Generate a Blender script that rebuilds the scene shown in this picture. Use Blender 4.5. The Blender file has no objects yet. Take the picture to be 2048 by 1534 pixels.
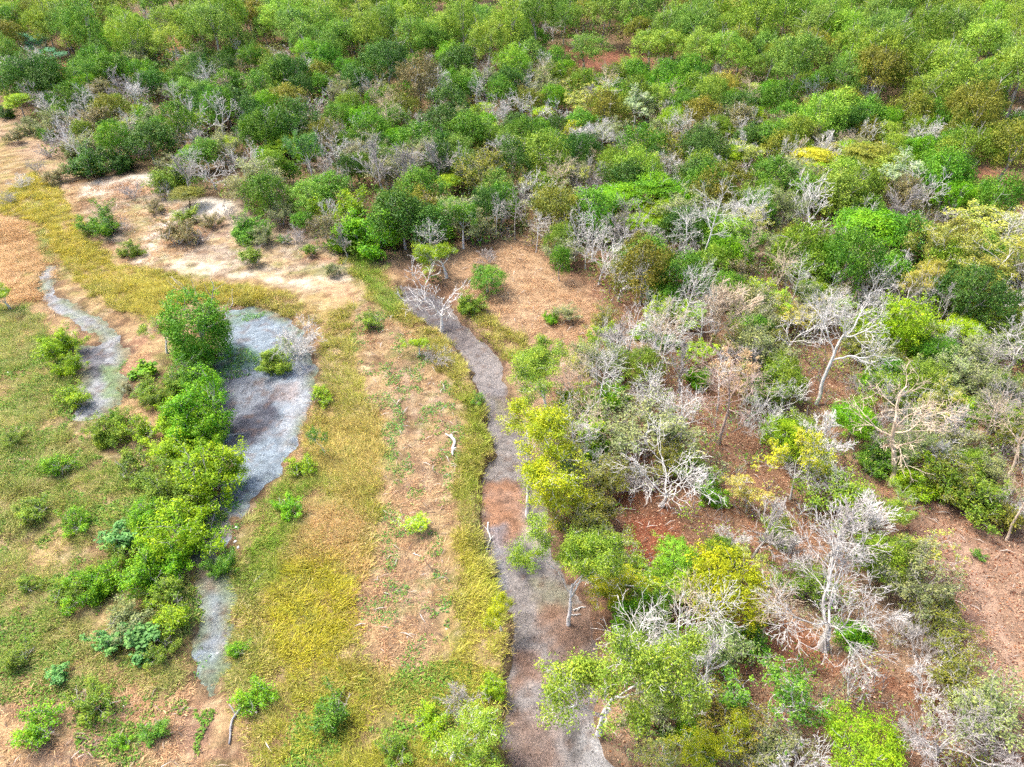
import bpy, math, random
import numpy as np
from mathutils import Vector

sc = bpy.context.scene
# ------------------------------------------------------------------ camera, sky, sun, exposure
CAM_H, PITCH, FPX = 40.0, math.radians(38.0), 1430.0       # drone height (m), tilt below level, focal length in 2048-px units
cam_d = bpy.data.cameras.new('camera'); cam = bpy.data.objects.new('camera', cam_d)
sc.collection.objects.link(cam); sc.camera = cam
cam.location = (0, 0, CAM_H); cam.rotation_euler = (math.pi/2 - PITCH, 0, 0)
cam_d.sensor_width = 36.0; cam_d.lens = 36.0*FPX/2048.0; cam_d.clip_end = 6000
SUN_EL, SUN_AZ = math.radians(58), math.radians(-62)       # azimuth from +Y towards +X: sun stands to the left, ahead
world = bpy.data.worlds.new('World'); sc.world = world; world.use_nodes = True
wn = world.node_tree; wn.nodes.clear()
sky = wn.nodes.new('ShaderNodeTexSky'); sky.sky_type = 'NISHITA'; sky.sun_disc = False
sky.sun_elevation = SUN_EL; sky.sun_rotation = SUN_AZ; sky.air_density = 0.7; sky.dust_density = 4.0; sky.ozone_density = 0.6
bgn = wn.nodes.new('ShaderNodeBackground'); bgn.inputs[1].default_value = 0.13
wo = wn.nodes.new('ShaderNodeOutputWorld')
wn.links.new(sky.outputs[0], bgn.inputs[0]); wn.links.new(bgn.outputs[0], wo.inputs[0])
sun_d = bpy.data.lights.new('sun', 'SUN'); sun_d.energy = 1.5; sun_d.angle = math.radians(14); sun_d.color = (1.0, 0.975, 0.935)
sun = bpy.data.objects.new('sun', sun_d); sc.collection.objects.link(sun)
sdir = Vector((math.sin(SUN_AZ)*math.cos(SUN_EL), math.cos(SUN_AZ)*math.cos(SUN_EL), math.sin(SUN_EL)))
sun.rotation_euler = sdir.to_track_quat('Z', 'Y').to_euler(); sun.location = (-30, 30, 120)
sc.view_settings.view_transform = 'Standard'; sc.view_settings.look = 'None'
sc.view_settings.gamma = 1.0; sc.view_settings.use_curve_mapping = False
sc.view_settings.exposure = 1.72
sc.render.engine = 'CYCLES'
sc.cycles.max_bounces = 3; sc.cycles.diffuse_bounces = 2; sc.cycles.glossy_bounces = 1; sc.cycles.transmission_bounces = 2
sc.cycles.use_adaptive_sampling = True; sc.cycles.adaptive_threshold = .03; sc.cycles.use_denoising = False; sc.cycles.adaptive_min_samples = 16

# ------------------------------------------------------------------ helpers
RS = np.random.RandomState(7)
SP, CP = math.sin(PITCH), math.cos(PITCH)
def ray(px, py):
    a = (px-1024.0)/FPX; b = (767.0-py)/FPX
    return np.array([a, CP + b*SP, -SP + b*CP])
def at(px, py, z=0.0):                    # where the sight line through a photo pixel meets height z
    d = ray(px, py); t = (CAM_H - z)/max(-d[2], 0.02)
    return np.array([d[0]*t, d[1]*t, z])
def depth_of(p): return p[1]*CP + (CAM_H-p[2])*SP
def topix(p):
    dz = depth_of(p); u = p[1]*SP - (CAM_H-p[2])*CP
    return 1024+FPX*p[0]/dz, 767-FPX*u/dz
def lin(c, k=1.0):
    c = np.array(c, float)/255.0
    return np.where(c <= .04045, c/12.92, ((c+.055)/1.055)**2.4)*k

_perm = np.random.RandomState(3).rand(256*256)
def vnoise(x, y, s=0):
    x = np.asarray(x, float)+s*17.31; y = np.asarray(y, float)+s*9.17
    xi = np.floor(x).astype(int); yi = np.floor(y).astype(int); fx = x-xi; fy = y-yi
    fx = fx*fx*(3-2*fx); fy = fy*fy*(3-2*fy)
    h = lambda i, j: _perm[(i & 255)*256 + (j & 255)]
    return (h(xi,yi)*(1-fx)+h(xi+1,yi)*fx)*(1-fy) + (h(xi,yi+1)*(1-fx)+h(xi+1,yi+1)*fx)*fy
def fbm(x, y, s=0, o=4):
    v = 0; a = .5; t = 0
    for k in range(o):
        v = v+a*vnoise(x*2**k, y*2**k, s+k); t += a; a *= .55
    return v/t
def sstep(a, b, x):
    t = np.clip((x-a)/(b-a), 0, 1); return t*t*(3-2*t)
def gpoly(pts): return np.array([at(x, y)[:2] for x, y in pts])
def sdist(P, X, Y):                        # signed distance, positive inside
    d = np.full(X.shape, 1e9); ins = np.zeros(X.shape, bool)
    n = len(P)
    for i in range(n):
        ax, ay = P[i]; bx, by = P[(i+1) % n]
        ex, ey = bx-ax, by-ay; L = ex*ex+ey*ey+1e-9
        t = np.clip(((X-ax)*ex+(Y-ay)*ey)/L, 0, 1)
        d = np.minimum(d, (X-ax-t*ex)**2+(Y-ay-t*ey)**2)
        if abs(ey) > 1e-9:
            c = ((ay > Y) != (by > Y)) & (X < ex*(Y-ay)/ey+ax)
            ins ^= c
    d = np.sqrt(d); return np.where(ins, d, -d)
def mask(P, X, Y, soft=.6, amp=1.0, freq=.5, s=0):
    out = np.zeros(X.shape); lo = P.min(0)-4-amp; hi = P.max(0)+4+amp
    m = (X > lo[0]) & (X < hi[0]) & (Y > lo[1]) & (Y < hi[1])
    if m.any():
        d = sdist(P, X[m], Y[m]) + (fbm(X[m]*freq, Y[m]*freq, s)-.5)*2*amp
        out[m] = sstep(-soft, soft, d)
    return out

def link(o, parent=None):
    sc.collection.objects.link(o)
    if parent is not None: o.parent = parent
    return o
def tag(o, label=None, cat=None, group=None, kind=None):
    if label: o['label'] = label
    if cat: o['category'] = cat
    if group: o['group'] = group
    if kind: o['kind'] = kind
    return o
def mesh_np(name, V, F, mats=(), smooth=False, vcol=None, tint=None):
    """V (n,3); F list of (m,k) index arrays of equal k each"""
    me = bpy.data.meshes.new(name)
    V = np.asarray(V, np.float32)
    if isinstance(F, np.ndarray): F = [F]
    F = [f for f in F if len(f)]
    loops = np.concatenate([f.ravel() for f in F]).astype(np.int32)
    tot = np.concatenate([np.full(len(f), f.shape[1]) for f in F]).astype(np.int32)
    st = np.concatenate([[0], np.cumsum(tot)[:-1]]).astype(np.int32)
    me.vertices.add(len(V)); me.vertices.foreach_set('co', V.ravel())
    me.loops.add(len(loops)); me.loops.foreach_set('vertex_index', loops)
    me.polygons.add(len(tot)); me.polygons.foreach_set('loop_start', st); me.polygons.foreach_set('loop_total', tot)
    if smooth: me.polygons.foreach_set('use_smooth', np.ones(len(tot), bool))
    for m in mats: me.materials.append(m)
    if vcol is not None:
        a = me.color_attributes.new('Col', 'FLOAT_COLOR', 'POINT')
        c = np.ones((len(V), 4), np.float32); c[:, :3] = vcol; a.data.foreach_set('color', c.ravel())
    if tint is not None:
        a = me.attributes.new('tint', 'FLOAT', 'POINT'); a.data.foreach_set('value', np.asarray(tint, np.float32))
    me.update(calc_edges=True); me.validate()
    return me

# ------------------------------------------------------------------ materials
def new_mat(name):
    m = bpy.data.materials.new(name); m.use_nodes = True; m.node_tree.nodes.clear(); return m, m.node_tree
def nd(t, typ, **kw):
    n = t.nodes.new(typ)
    for k, v in kw.items():
        if k.startswith('i_'):
            n.inputs[k[2:].replace('_', ' ')].default_value = v
        else: setattr(n, k, v)
    return n
def mathn(t, op, a, b, clamp=False):
    n = t.nodes.new('ShaderNodeMath'); n.operation = op; n.use_clamp = clamp
    for i, v in enumerate((a, b)):
        if isinstance(v, (int, float)): n.inputs[i].default_value = v
        else: t.links.new(v, n.inputs[i])
    return n.outputs[0]
def ramp(t, x, stops):
    r = t.nodes.new('ShaderNodeValToRGB'); e = r.color_ramp.elements
    while len(e) < len(stops): e.new(.5)
    for el, (p, c) in zip(e, stops):
        el.position = p; el.color = (*c, 1) if len(c) == 3 else c
    t.links.new(x, r.inputs[0]); return r.outputs[0]
def mixc(t, f, a, b, typ='MIX'):
    n = t.nodes.new('ShaderNodeMix'); n.data_type = 'RGBA'; n.blend_type = typ
    for i, v in ((0, f), (6, a), (7, b)):
        if isinstance(v, (int, float)): n.inputs[i].default_value = v
        elif isinstance(v, tuple): n.inputs[i].default_value = (*v, 1)
        else: t.links.new(v, n.inputs[i])
    return n.outputs[2]
def leaf_mat(name, trans=.27, src='object'):
    m, t = new_mat(name); out = nd(t, 'ShaderNodeOutputMaterial')
    if src == 'object':
        oi = nd(t, 'ShaderNodeObjectInfo'); col = oi.outputs['Color']
    else:
        col = nd(t, 'ShaderNodeVertexColor', layer_name='Col').outputs[0]
    ti = nd(t, 'ShaderNodeAttribute', attribute_name='tint').outputs['Fac']
    hs = nd(t, 'ShaderNodeHueSaturation')
    t.links.new(col, hs.inputs['Color'])
    if src == 'object':
        t.links.new(mathn(t, 'MULTIPLY_ADD', ti, -.07), hs.inputs['Hue'])
        hs.inputs['Hue'].links[0].from_node.inputs[2].default_value = .535
        v = mathn(t, 'MULTIPLY_ADD', ti, .95); v.node.inputs[2].default_value = .62
        t.links.new(v, hs.inputs['Value'])
    if src == 'object':                                # patches of drier, yellower leaves within one crown
        nz = nd(t, 'ShaderNodeTexNoise', i_Scale=.9, i_Detail=3.0); t.links.new(nd(t, 'ShaderNodeTexCoord').outputs['Object'], nz.inputs['Vector'])
        f = ramp(t, nz.outputs[0], [(.36, (.7, .76, .74)), (.5, (1, 1, 1)), (.66, (1.26, 1.2, 1.0))])
        hs2 = nd(t, 'ShaderNodeHueSaturation'); t.links.new(mixc(t, 1.0, hs.outputs[0], f, 'MULTIPLY'), hs2.inputs['Color']); hs2.inputs['Saturation'].default_value = 1.02; hs = hs2
    pr = nd(t, 'ShaderNodeBsdfPrincipled'); pr.inputs['Roughness'].default_value = .55; pr.inputs['Specular IOR Level'].default_value = .25
    tr = nd(t, 'ShaderNodeBsdfTranslucent'); mx = nd(t, 'ShaderNodeMixShader'); mx.inputs[0].default_value = trans
    t.links.new(hs.outputs[0], pr.inputs['Base Color'])
    tc = mixc(t, .25, hs.outputs[0], (.5, .55, .08)) if src == 'object' else hs.outputs[0]
    t.links.new(tc if src != 'object' else hs.outputs[0], tr.inputs['Color'])
    t.links.new(pr.outputs[0], mx.inputs[1]); t.links.new(tr.outputs[0], mx.inputs[2]); t.links.new(mx.outputs[0], out.inputs[0])
    return m
def bark_mat(name):
    m, t = new_mat(name); out = nd(t, 'ShaderNodeOutputMaterial')
    oi = nd(t, 'ShaderNodeObjectInfo'); tc = nd(t, 'ShaderNodeTexCoord')
    mp = nd(t, 'ShaderNodeMapping'); mp.inputs['Scale'].default_value = (3, 3, 1.2)
    t.links.new(tc.outputs['Object'], mp.inputs[0])
    nz = nd(t, 'ShaderNodeTexNoise', i_Scale=1.6, i_Detail=6.0, i_Roughness=.65)
    t.links.new(mp.outputs[0], nz.inputs['Vector'])
    f = ramp(t, nz.outputs[0], [(.32, (.42, .38, .34)), (.47, (.82, .8, .77)), (.62, (1.08, 1.06, 1.03))])
    c = mixc(t, 1.0, oi.outputs['Color'], f, 'MULTIPLY')
    pr = nd(t, 'ShaderNodeBsdfPrincipled'); pr.inputs['Roughness'].default_value = .8; pr.inputs['Specular IOR Level'].default_value = .15
    bp = nd(t, 'ShaderNodeBump', i_Strength=.4, i_Distance=.03)
    t.links.new(nz.outputs[0], bp.inputs['Height']); t.links.new(bp.outputs[0], pr.inputs['Normal'])
    t.links.new(c, pr.inputs['Base Color']); t.links.new(pr.outputs[0], out.inputs[0]); return m
def ground_mat(name, kind):
    m, t = new_mat(name); out = nd(t, 'ShaderNodeOutputMaterial')
    tc = nd(t, 'ShaderNodeTexCoord').outputs['Object']
    col = nd(t, 'ShaderNodeVertexColor', layer_name='Col').outputs[0]
    rough = nd(t, 'ShaderNodeAttribute', attribute_name='tint').outputs['Fac']      # 0 plain soil .. 1 leaf litter
    n1 = nd(t, 'ShaderNodeTexNoise', i_Scale=1.3, i_Detail=8.0, i_Roughness=.7); t.links.new(tc, n1.inputs['Vector'])
    n2 = nd(t, 'ShaderNodeTexNoise', i_Scale=7.0, i_Detail=5.0, i_Roughness=.7); t.links.new(tc, n2.inputs['Vector'])
    f1 = ramp(t, n1.outputs[0], [(.3, (.62, .6, .58)), (.5, (1, 1, 1)), (.68, (1.32, 1.3, 1.26))])
    f2 = ramp(t, n2.outputs[0], [(.3, (.5, .5, .5)), (.52, (1, 1, 1)), (.7, (1.3, 1.3, 1.3))])
    c = mixc(t, 1.0, col, f1, 'MULTIPLY'); c = mixc(t, .85, c, f2, 'MULTIPLY')
    if kind == 'ground':
        vo = nd(t, 'ShaderNodeTexVoronoi', i_Scale=9.0); vo.feature = 'F1'; t.links.new(tc, vo.inputs['Vector'])
        sp = ramp(t, vo.outputs['Distance'], [(.0, (1, 1, 1)), (.22, (1, 1, 1)), (.34, (0, 0, 0))])
        sel = nd(t, 'ShaderNodeSeparateColor'); t.links.new(vo.outputs['Color'], sel.inputs[0])
        pick = mathn(t, 'GREATER_THAN', sel.outputs[0], .55)
        fac = mathn(t, 'MULTIPLY', mathn(t, 'MULTIPLY', sp, pick), mathn(t, 'MULTIPLY', rough, .8))
        lc = ramp(t, sel.outputs[1], [(0, tuple(lin((190, 140, 105), .62))), (.5, tuple(lin((125, 75, 50), .62))), (1, tuple(lin((225, 190, 155), .62)))])
        c = mixc(t, fac, c, lc)
    else:                                                                              # trampled mud: hoof pits and dark flecks
        vo = nd(t, 'ShaderNodeTexVoronoi', i_Scale=2.6); vo.inputs['Randomness'].default_value = 1.0; t.links.new(tc, vo.inputs['Vector'])
        pit = ramp(t, vo.outputs['Distance'], [(0, (.3, .3, .3)), (.1, (.38, .36, .35)), (.2, (1, 1, 1))])
        sel = nd(t, 'ShaderNodeSeparateColor'); t.links.new(vo.outputs['Color'], sel.inputs[0])
        c2 = mixc(t, 1.0, c, pit, 'MULTIPLY'); c = mixc(t, mathn(t, 'GREATER_THAN', sel.outputs[0], .55), c, c2)
        n3 = nd(t, 'ShaderNodeTexNoise', i_Scale=18.0, i_Detail=4.0, i_Roughness=.75); t.links.new(tc, n3.inputs['Vector'])
        f3 = ramp(t, n3.outputs[0], [(.36, (.4, .4, .4)), (.5, (1, 1, 1)), (.66, (1.4, 1.4, 1.4))])
        c = mixc(t, .42, c, f3, 'MULTIPLY')
    pr = nd(t, 'ShaderNodeBsdfPrincipled'); pr.inputs['Roughness'].default_value = .92; pr.inputs['Specular IOR Level'].default_value = .1
    bp = nd(t, 'ShaderNodeBump', i_Strength=.7, i_Distance=.12)
    hh = mathn(t, 'ADD', n2.outputs[0], mathn(t, 'MULTIPLY', n1.outputs[0], 1.5))
    t.links.new(hh, bp.inputs['Height']); t.links.new(bp.outputs[0], pr.inputs['Normal'])
    t.links.new(c, pr.inputs['Base Color']); t.links.new(pr.outputs[0], out.inputs[0]); return m
M_LEAF = leaf_mat('leaf_surface'); M_GRASS = leaf_mat('grass_blade', .25, 'vcol'); M_BARK = bark_mat('bark')
M_GROUND = ground_mat('soil_and_litter', 'ground'); M_MUD = ground_mat('trampled_mud', 'mud')
def plain_mat(name, rgb, rough=.8):
    m, t = new_mat(name); out = nd(t, 'ShaderNodeOutputMaterial'); pr = nd(t, 'ShaderNodeBsdfPrincipled')
    tc = nd(t, 'ShaderNodeTexCoord'); nz = nd(t, 'ShaderNodeTexNoise', i_Scale=6.0, i_Detail=4.0); t.links.new(tc.outputs['Object'], nz.inputs['Vector'])
    f = ramp(t, nz.outputs[0], [(.3, tuple(.7*v for v in rgb)), (.65, tuple(rgb))])
    t.links.new(f, pr.inputs['Base Color']); pr.inputs['Roughness'].default_value = rough; t.links.new(pr.outputs[0], out.inputs[0]); return m
M_SCRAP = plain_mat('bleached_scrap', (.75, .74, .7)); M_WHITE = plain_mat('bleached_wood', (.62, .6, .56)); M_GREYWOOD = plain_mat('grey_wood', (.3, .29, .29))
# ------------------------------------------------------------------ ground plan (outlines read off as ground points)
CREEK = gpoly([(795,562),(800,600),(830,627),(880,662),(915,702),(942,742),(958,790),(970,832),(984,880),(977,915),(964,945),(958,1000),(962,1050),(974,1100),(985,1140),(1004,1200),(1014,1240),(1015,1300),(1008,1360),(1000,1420),(995,1470),(1012,1534),(1020,1640),(1270,1640),(1235,1534),(1215,1480),(1195,1420),(1195,1330),(1198,1250),(1180,1190),(1140,1150),(1110,1090),(1100,1010),(1085,960),(1070,900),(1056,870),(1040,830),(1015,770),(1003,720),(978,682),(938,650),(905,612),(865,577)])
POND = gpoly([(455,622),(500,613),(545,625),(580,645),(610,680),(625,740),(622,790),(610,832),(590,880),(560,930),(522,975),(492,1010),(462,1040),(445,1075),(428,1120),(440,1160),(458,1200),(452,1260),(443,1330),(425,1385),(398,1345),(402,1270),(400,1200),(388,1140),(378,1090),(392,1045),(440,990),(470,945),(455,900),(436,850),(425,790),(420,740),(436,690),(448,650)])
CHAN = gpoly([(106,530),(106,590),(152,615),(202,640),(237,680),(247,705),(236,740),(247,770),(226,802),(200,832),(160,846),(142,836),(162,800),(168,760),(150,720),(165,690),(205,690),(198,662),(150,637),(103,612),(82,572),(94,532)])
BEDS = [('dry_creek_bed', CREEK, .95, .52, .5), ('dry_pond_bed', POND, .34, .15, 1.0), ('dry_channel_bed', CHAN, .26, .10, 1.0)]   # dug depth, bed level, bank width
GK = .62
def PL(pts, rgb, soft=.8, amp=1.2, op=1.0, lit=None, freq=.45): return (gpoly(pts), lin(rgb, GK), soft, amp, op, lit, freq)
PAINT = [
 # grassland base soil, left of the creek and between the beds
 PL([(-900,205),(0,205),(60,232),(110,290),(135,345),(200,380),(330,420),(560,480),(720,520),(800,560),(900,640),(1000,760),(1050,900),(1060,1100),(1100,1300),(1150,1640),(-1400,1640),(-1400,400)], (168,138,98), 1.0, 1.5, 1, 0.1),
 # sand flats
 PL([(140,370),(300,350),(330,392),(470,402),(560,455),(650,490),(725,535),(730,600),(660,610),(560,565),(400,548),(250,520),(190,470)], (212,196,170), 1.2, 2.5, .92, 0.25),
 PL([(-60,205),(60,235),(110,290),(130,340),(170,380),(110,385),(60,330),(0,275),(-200,260)], (196,168,140), 1.2, 2, .9, .25),
 PL([(150,372),(300,350),(300,372),(230,392),(160,395)], (250,240,220), .6, 1, .95, 0),
 PL([(285,465),(330,430),(420,395),(460,410),(400,430),(335,455),(300,490),(350,520),(330,525),(285,500)], (252,242,222), .5, .8, .95, 0),
 PL([(250,515),(330,515),(480,535),(600,552),(700,560),(640,575),(450,552),(280,530)], (246,230,202), .6, 1, .9, 0),
 PL([(380,390),(460,402),(455,425),(390,420)], (252,242,222), .6, .8, .9, 0),
 PL([(600,500),(680,510),(690,530),(610,520)], (178,112,70), .8, 1.5, .7, .3),
 PL([(225,365),(290,360),(300,390),(220,400)], (170,118,84), .8, 1.5, .7, .3),
 PL([(380,440),(450,440),(450,468),(385,465)], (176,122,86), .8, 1.5, .7, .3),
 PL([(420,480),(560,490),(600,520),(480,530)], (186,168,152), .8, 2, .6, .2),
 PL([(630,560),(720,575),(720,610),(640,600)], (222,176,130), .8, 1.2, .8, .1),
 PL([(180,400),(240,395),(290,430),(270,480),(210,480)], (168,146,130), .8, 2, .7, .5), PL([(330,480),(420,450),(470,480),(430,510),(350,510)], (164,142,126), .8, 2, .7, .5), PL([(480,400),(600,440),(640,480),(560,480)], (158,130,108), .8, 2, .8, .5),
 # ochre grass flat far left
 PL([(-700,430),(0,432),(72,448),(100,500),(110,560),(85,600),(-100,600),(-700,560)], (186,148,100), .8, 1.2, .95, 0),
 PL([(-300,455),(40,462),(60,480),(-300,480)], (176,128,80), .8, 1.0, .6, 0, .9),
 PL([(110,600),(200,650),(240,710),(310,690),(320,740),(250,850),(230,900),(150,850),(180,770),(60,610)], (186,150,116), .8, 1.5, .85, .2),
 PL([(200,660),(300,660),(300,760),(230,800),(240,720)], (170,124,104), .8, 1.5, .6, .2),
 # yellow grass soil tone under the tufts
 PL([(0,280),(50,340),(130,395),(160,455),(230,525),(400,560),(560,585),(650,640),(720,620),(700,780),(640,800),(610,900),(500,1050),(460,1250),(480,1420),(560,1640),(1010,1640),(1010,1300),(1000,1220),(960,1100),(945,1000),(970,900),(945,770),(880,690),(800,620),(740,540),(690,510),(720,600),(600,590),(450,560),(300,640),(200,600),(100,500),(70,445),(0,430)], (186,164,100), 1.0, 1.5, .75, 0),
 # bare brown strip with old wheel ruts
 PL([(720,600),(790,640),(850,690),(900,770),(930,860),(905,1000),(890,1100),(915,1210),(890,1300),(800,1340),(715,1330),(715,1200),(745,1100),(770,980),(762,850),(722,740),(705,660)], (164,138,110), .9, 1.8, .95, .35),
 PL([(760,830),(800,840),(860,1000),(840,1150),(870,1260),(790,1290),(760,1230),(800,1050)], (144,112,94), 1.0, 1.5, .6, .5),
 PL([(840,740),(900,790),(900,830),(850,800)], (206,178,150), .6, 1, .7, .3),
 PL([(780,740),(800,760),(850,930),(835,930),(790,820)], (120,92,74), .4, .6, .5, .4),
 PL([(780,1170),(850,1180),(840,1250),(790,1230)], (190,164,146), .6, 1.2, .6, .2),
 PL([(600,1020),(700,1010),(720,1090),(640,1110)], (206,164,116), .8, 1.5, .8, .1),
 PL([(690,1090),(740,1090),(730,1160),(690,1150)], (196,156,110), .8, 1.2, .7, .1),
 PL([(800,735),(811,735),(838,830),(856,930),(866,1060),(856,1060),(844,930),(826,830)], (206,182,154), .25, .5, .7, .2), PL([(768,745),(777,745),(800,840),(818,960),(826,1080),(817,1080),(806,960),(790,840)], (198,172,142), .25, .5, .6, .2), PL([(838,1060),(848,1060),(862,1170),(850,1290),(840,1290),(850,1170)], (204,182,158), .25, .6, .6, .2),
 # weedy ground at the left
 PL([(-600,640),(60,640),(150,770),(150,860),(230,900),(340,960),(300,1100),(240,1200),(300,1350),(200,1450),(-500,1450),(-900,900)], (172,156,112), 1.0, 1.5, .85, .4),
 PL([(-300,850),(60,860),(110,960),(60,1080),(-300,1080)], (172,150,124), 1.0, 2, .8, .5),
 PL([(-200,640),(40,650),(60,720),(20,800),(-200,800)], (176,134,106), 1.0, 2, .8, .5),
 PL([(0,890),(60,900),(50,940),(0,950)], (200,180,160), .6, 1.2, .7, .2),
 PL([(-300,1440),(150,1400),(330,1380),(470,1400),(560,1540),(560,1640),(-300,1640)], (176,146,122), 1.0, 1.8, .9, .5),
 PL([(90,1500),(250,1440),(330,1450),(300,1534),(120,1560)], (132,112,102), .8, 1.5, .7, .6),
 PL([(360,1380),(480,1390),(500,1534),(360,1534)], (172,132,108), .8, 1.5, .8, .4),
 PL([(370,1130),(430,1120),(440,1210),(390,1230)], (170,124,96), .6, 1, .8, .3),
 # straw clearing on the right bank of the creek
 PL([(870,560),(950,495),(1060,492),(1140,560),(1205,610),(1200,700),(1150,740),(1060,690),(1000,640),(940,600)], (190,156,120), .8, 1.8, .95, .35),
 PL([(985,500),(1060,500),(1120,560),(1150,630),(1060,660),(1000,590)], (204,172,134), .8, 1.5, .8, .1),
 PL([(1090,690),(1200,680),(1230,760),(1170,800),(1090,760)], (190,160,136), .8, 1.5, .8, .5),
 # lower right: pinkish litter track and red-brown leaf floor
 PL([(1840,1000),(1900,985),(2000,1050),(2150,1080),(2600,1640),(2060,1640),(2000,1480),(1940,1330),(1880,1200),(1800,1090)], (178,144,120), 1.0, 1.6, 1, .8),
 PL([(1820,1080),(1870,1060),(1930,1200),(1990,1350),(2060,1500),(2000,1460),(1900,1260)], (158,122,106), .8, 1.2, .7, .6),
 PL([(1900,1080),(1925,1075),(2000,1220),(2060,1380),(2030,1380),(1970,1230)], (204,172,148), .4, .8, .6, .5),
 PL([(2030,1280),(2100,1270),(2200,1400),(2050,1370)], (214,172,130), .6, 1, .8, .2),
 PL([(1250,1030),(1330,1020),(1370,1080),(1300,1140),(1250,1110)], (150,82,56), .8, 1.2, .9, .9),
 PL([(1180,920),(1280,900),(1330,990),(1250,1030),(1190,980)], (148,92,62), .8, 1.2, .9, .8),
 PL([(1380,1240),(1480,1220),(1650,1280),(1760,1330),(1900,1400),(1850,1430),(1640,1340),(1460,1330)], (162,104,74), .8, 1.5, .9, .9),
 PL([(1130,95),(1300,110),(1320,160),(1190,175),(1130,150)], (150,96,74), 1.0, 3, .9, .5),
 PL([(1350,100),(1420,110),(1400,150),(1350,150)], (150,96,74), 1.0, 3, .9, .5),
 PL([(320,70),(370,70),(350,130),(320,115)], (190,120,90), 1.0, 2, .9, .4),
 PL([(30,120),(150,120),(170,170),(40,150)], (176,110,84), 1.0, 3, .8, .4),
 PL([(1960,340),(2080,360),(2120,430),(2010,420),(1920,380)], (132,90,72), 1.0, 2, .9, .6),
]
def ground_z(X, Y, sd=None):
    return (fbm(X*.06, Y*.06, 21, 3)-.5)*.5 + (fbm(X*.6, Y*.6, 4, 3)-.5)*.16
def dig(X, Y):
    z = np.zeros(X.shape); out = np.full(X.shape, -9.)
    for _, P, dp, _l, wd in BEDS:
        lo = P.min(0)-3; hi = P.max(0)+3
        m = (X > lo[0]) & (X < hi[0]) & (Y > lo[1]) & (Y < hi[1])
        if m.any():
            d = sdist(P, X[m], Y[m]) + (fbm(X[m]*.8, Y[m]*.8, 31, 5)-.5)*1.3*(1 if wd < .9 else 1.4) + (.0 if wd < .9 else .45)
            z[m] = np.minimum(z[m], -dp*sstep(-.7*wd, 1.3*wd, d)); out[m] = np.maximum(out[m], d)
    return z, out
def axis(segs):
    out = [segs[0][0]]
    for a, b, s0, s1 in segs:
        x = a
        while x < b-1e-6:
            f = (x-a)/(b-a); x = min(b, x+s0+(s1-s0)*f); out.append(x)
    return np.array(out)
xs = axis([(-3000,-160,300,20),(-160,-130,14,2),(-130,-46,1.6,.6),(-46,46,.33,.33),(46,130,.6,1.6),(130,160,2,14),(160,3000,20,300)])
ys = axis([(-200,12,40,.5),(12,58,.28,.28),(58,110,.32,.8),(110,260,.6,5),(260,4000,8,400)])
GX, GY = np.meshgrid(xs, ys); nx, ny = len(xs), len(ys)
X, Y = GX.ravel(), GY.ravel()
dz, bed_d = dig(X, Y)
Z = ground_z(X, Y) + dz
n_big = fbm(X*.12, Y*.12, 11); n_mid = fbm(X*.5, Y*.5, 12)
col = lin((156,120,94), GK)[None, :]*np.ones((len(X), 1)); lit = np.full(len(X), .85)
g = sstep(.45, .62, n_big)[:, None]; col = col*(1-g) + lin((180,150,120), GK)*g
g = (sstep(.55, .7, n_mid)*.6)[:, None]; col = col*(1-g) + lin((128,100,76), GK)*g
w_ = sstep(62, 90, Y)[:, None]*.55; col = col*(1-w_)+lin((112,100,70), GK)*w_        # far woodland floor: dark look of the gaps painted in as green-brown
for k, (P, c, soft, amp, op, lt, fr) in enumerate(PAINT):
    m = mask(P, X, Y, soft, amp, fr, 40+k)*op
    m = m*np.clip(.72+.6*(fbm(X*1.1, Y*1.1, 60+k, 3)-.35), 0, 1)
    col = col*(1-m[:, None]) + c*m[:, None]
    if lt is not None: lit = lit*(1-m)+lt*m
q = mask(PAINT[0][0], X, Y, 2, 2, .3, 33)                                              # blotches of straw, green moss and dark soil over the grassland
for k, (c_, f_, lo_, hi_, o_) in enumerate([((206,176,128), .35, .52, .66, .7), ((132,142,70), .5, .56, .7, .55), ((128,98,74), .7, .57, .7, .6), ((214,192,150), 1.3, .6, .72, .6)]):
    m = (q*sstep(lo_, hi_, fbm(X*f_, Y*f_, 130+k))*o_)[:, None]; col = col*(1-m)+lin(c_, GK)*m
col *= (.76+.48*fbm(X*2.1, Y*2.1, 90, 3))[:, None]
b = sstep(-.5, .0, bed_d)[:, None]*.6; col = col*(1-b)+lin((96,80,68), GK)*b      # darker brown along the banks
idx = np.arange(nx*ny).reshape(ny, nx)
F = np.stack([idx[:-1, :-1], idx[:-1, 1:], idx[1:, 1:], idx[1:, :-1]], -1).reshape(-1, 4)
gob = link(bpy.data.objects.new('ground', mesh_np('ground', np.stack([X, Y, Z], 1), F, [M_GROUND], True, col, lit)))
tag(gob, 'dry ground of sand, brown soil, straw and fallen leaves', kind='structure')

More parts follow.
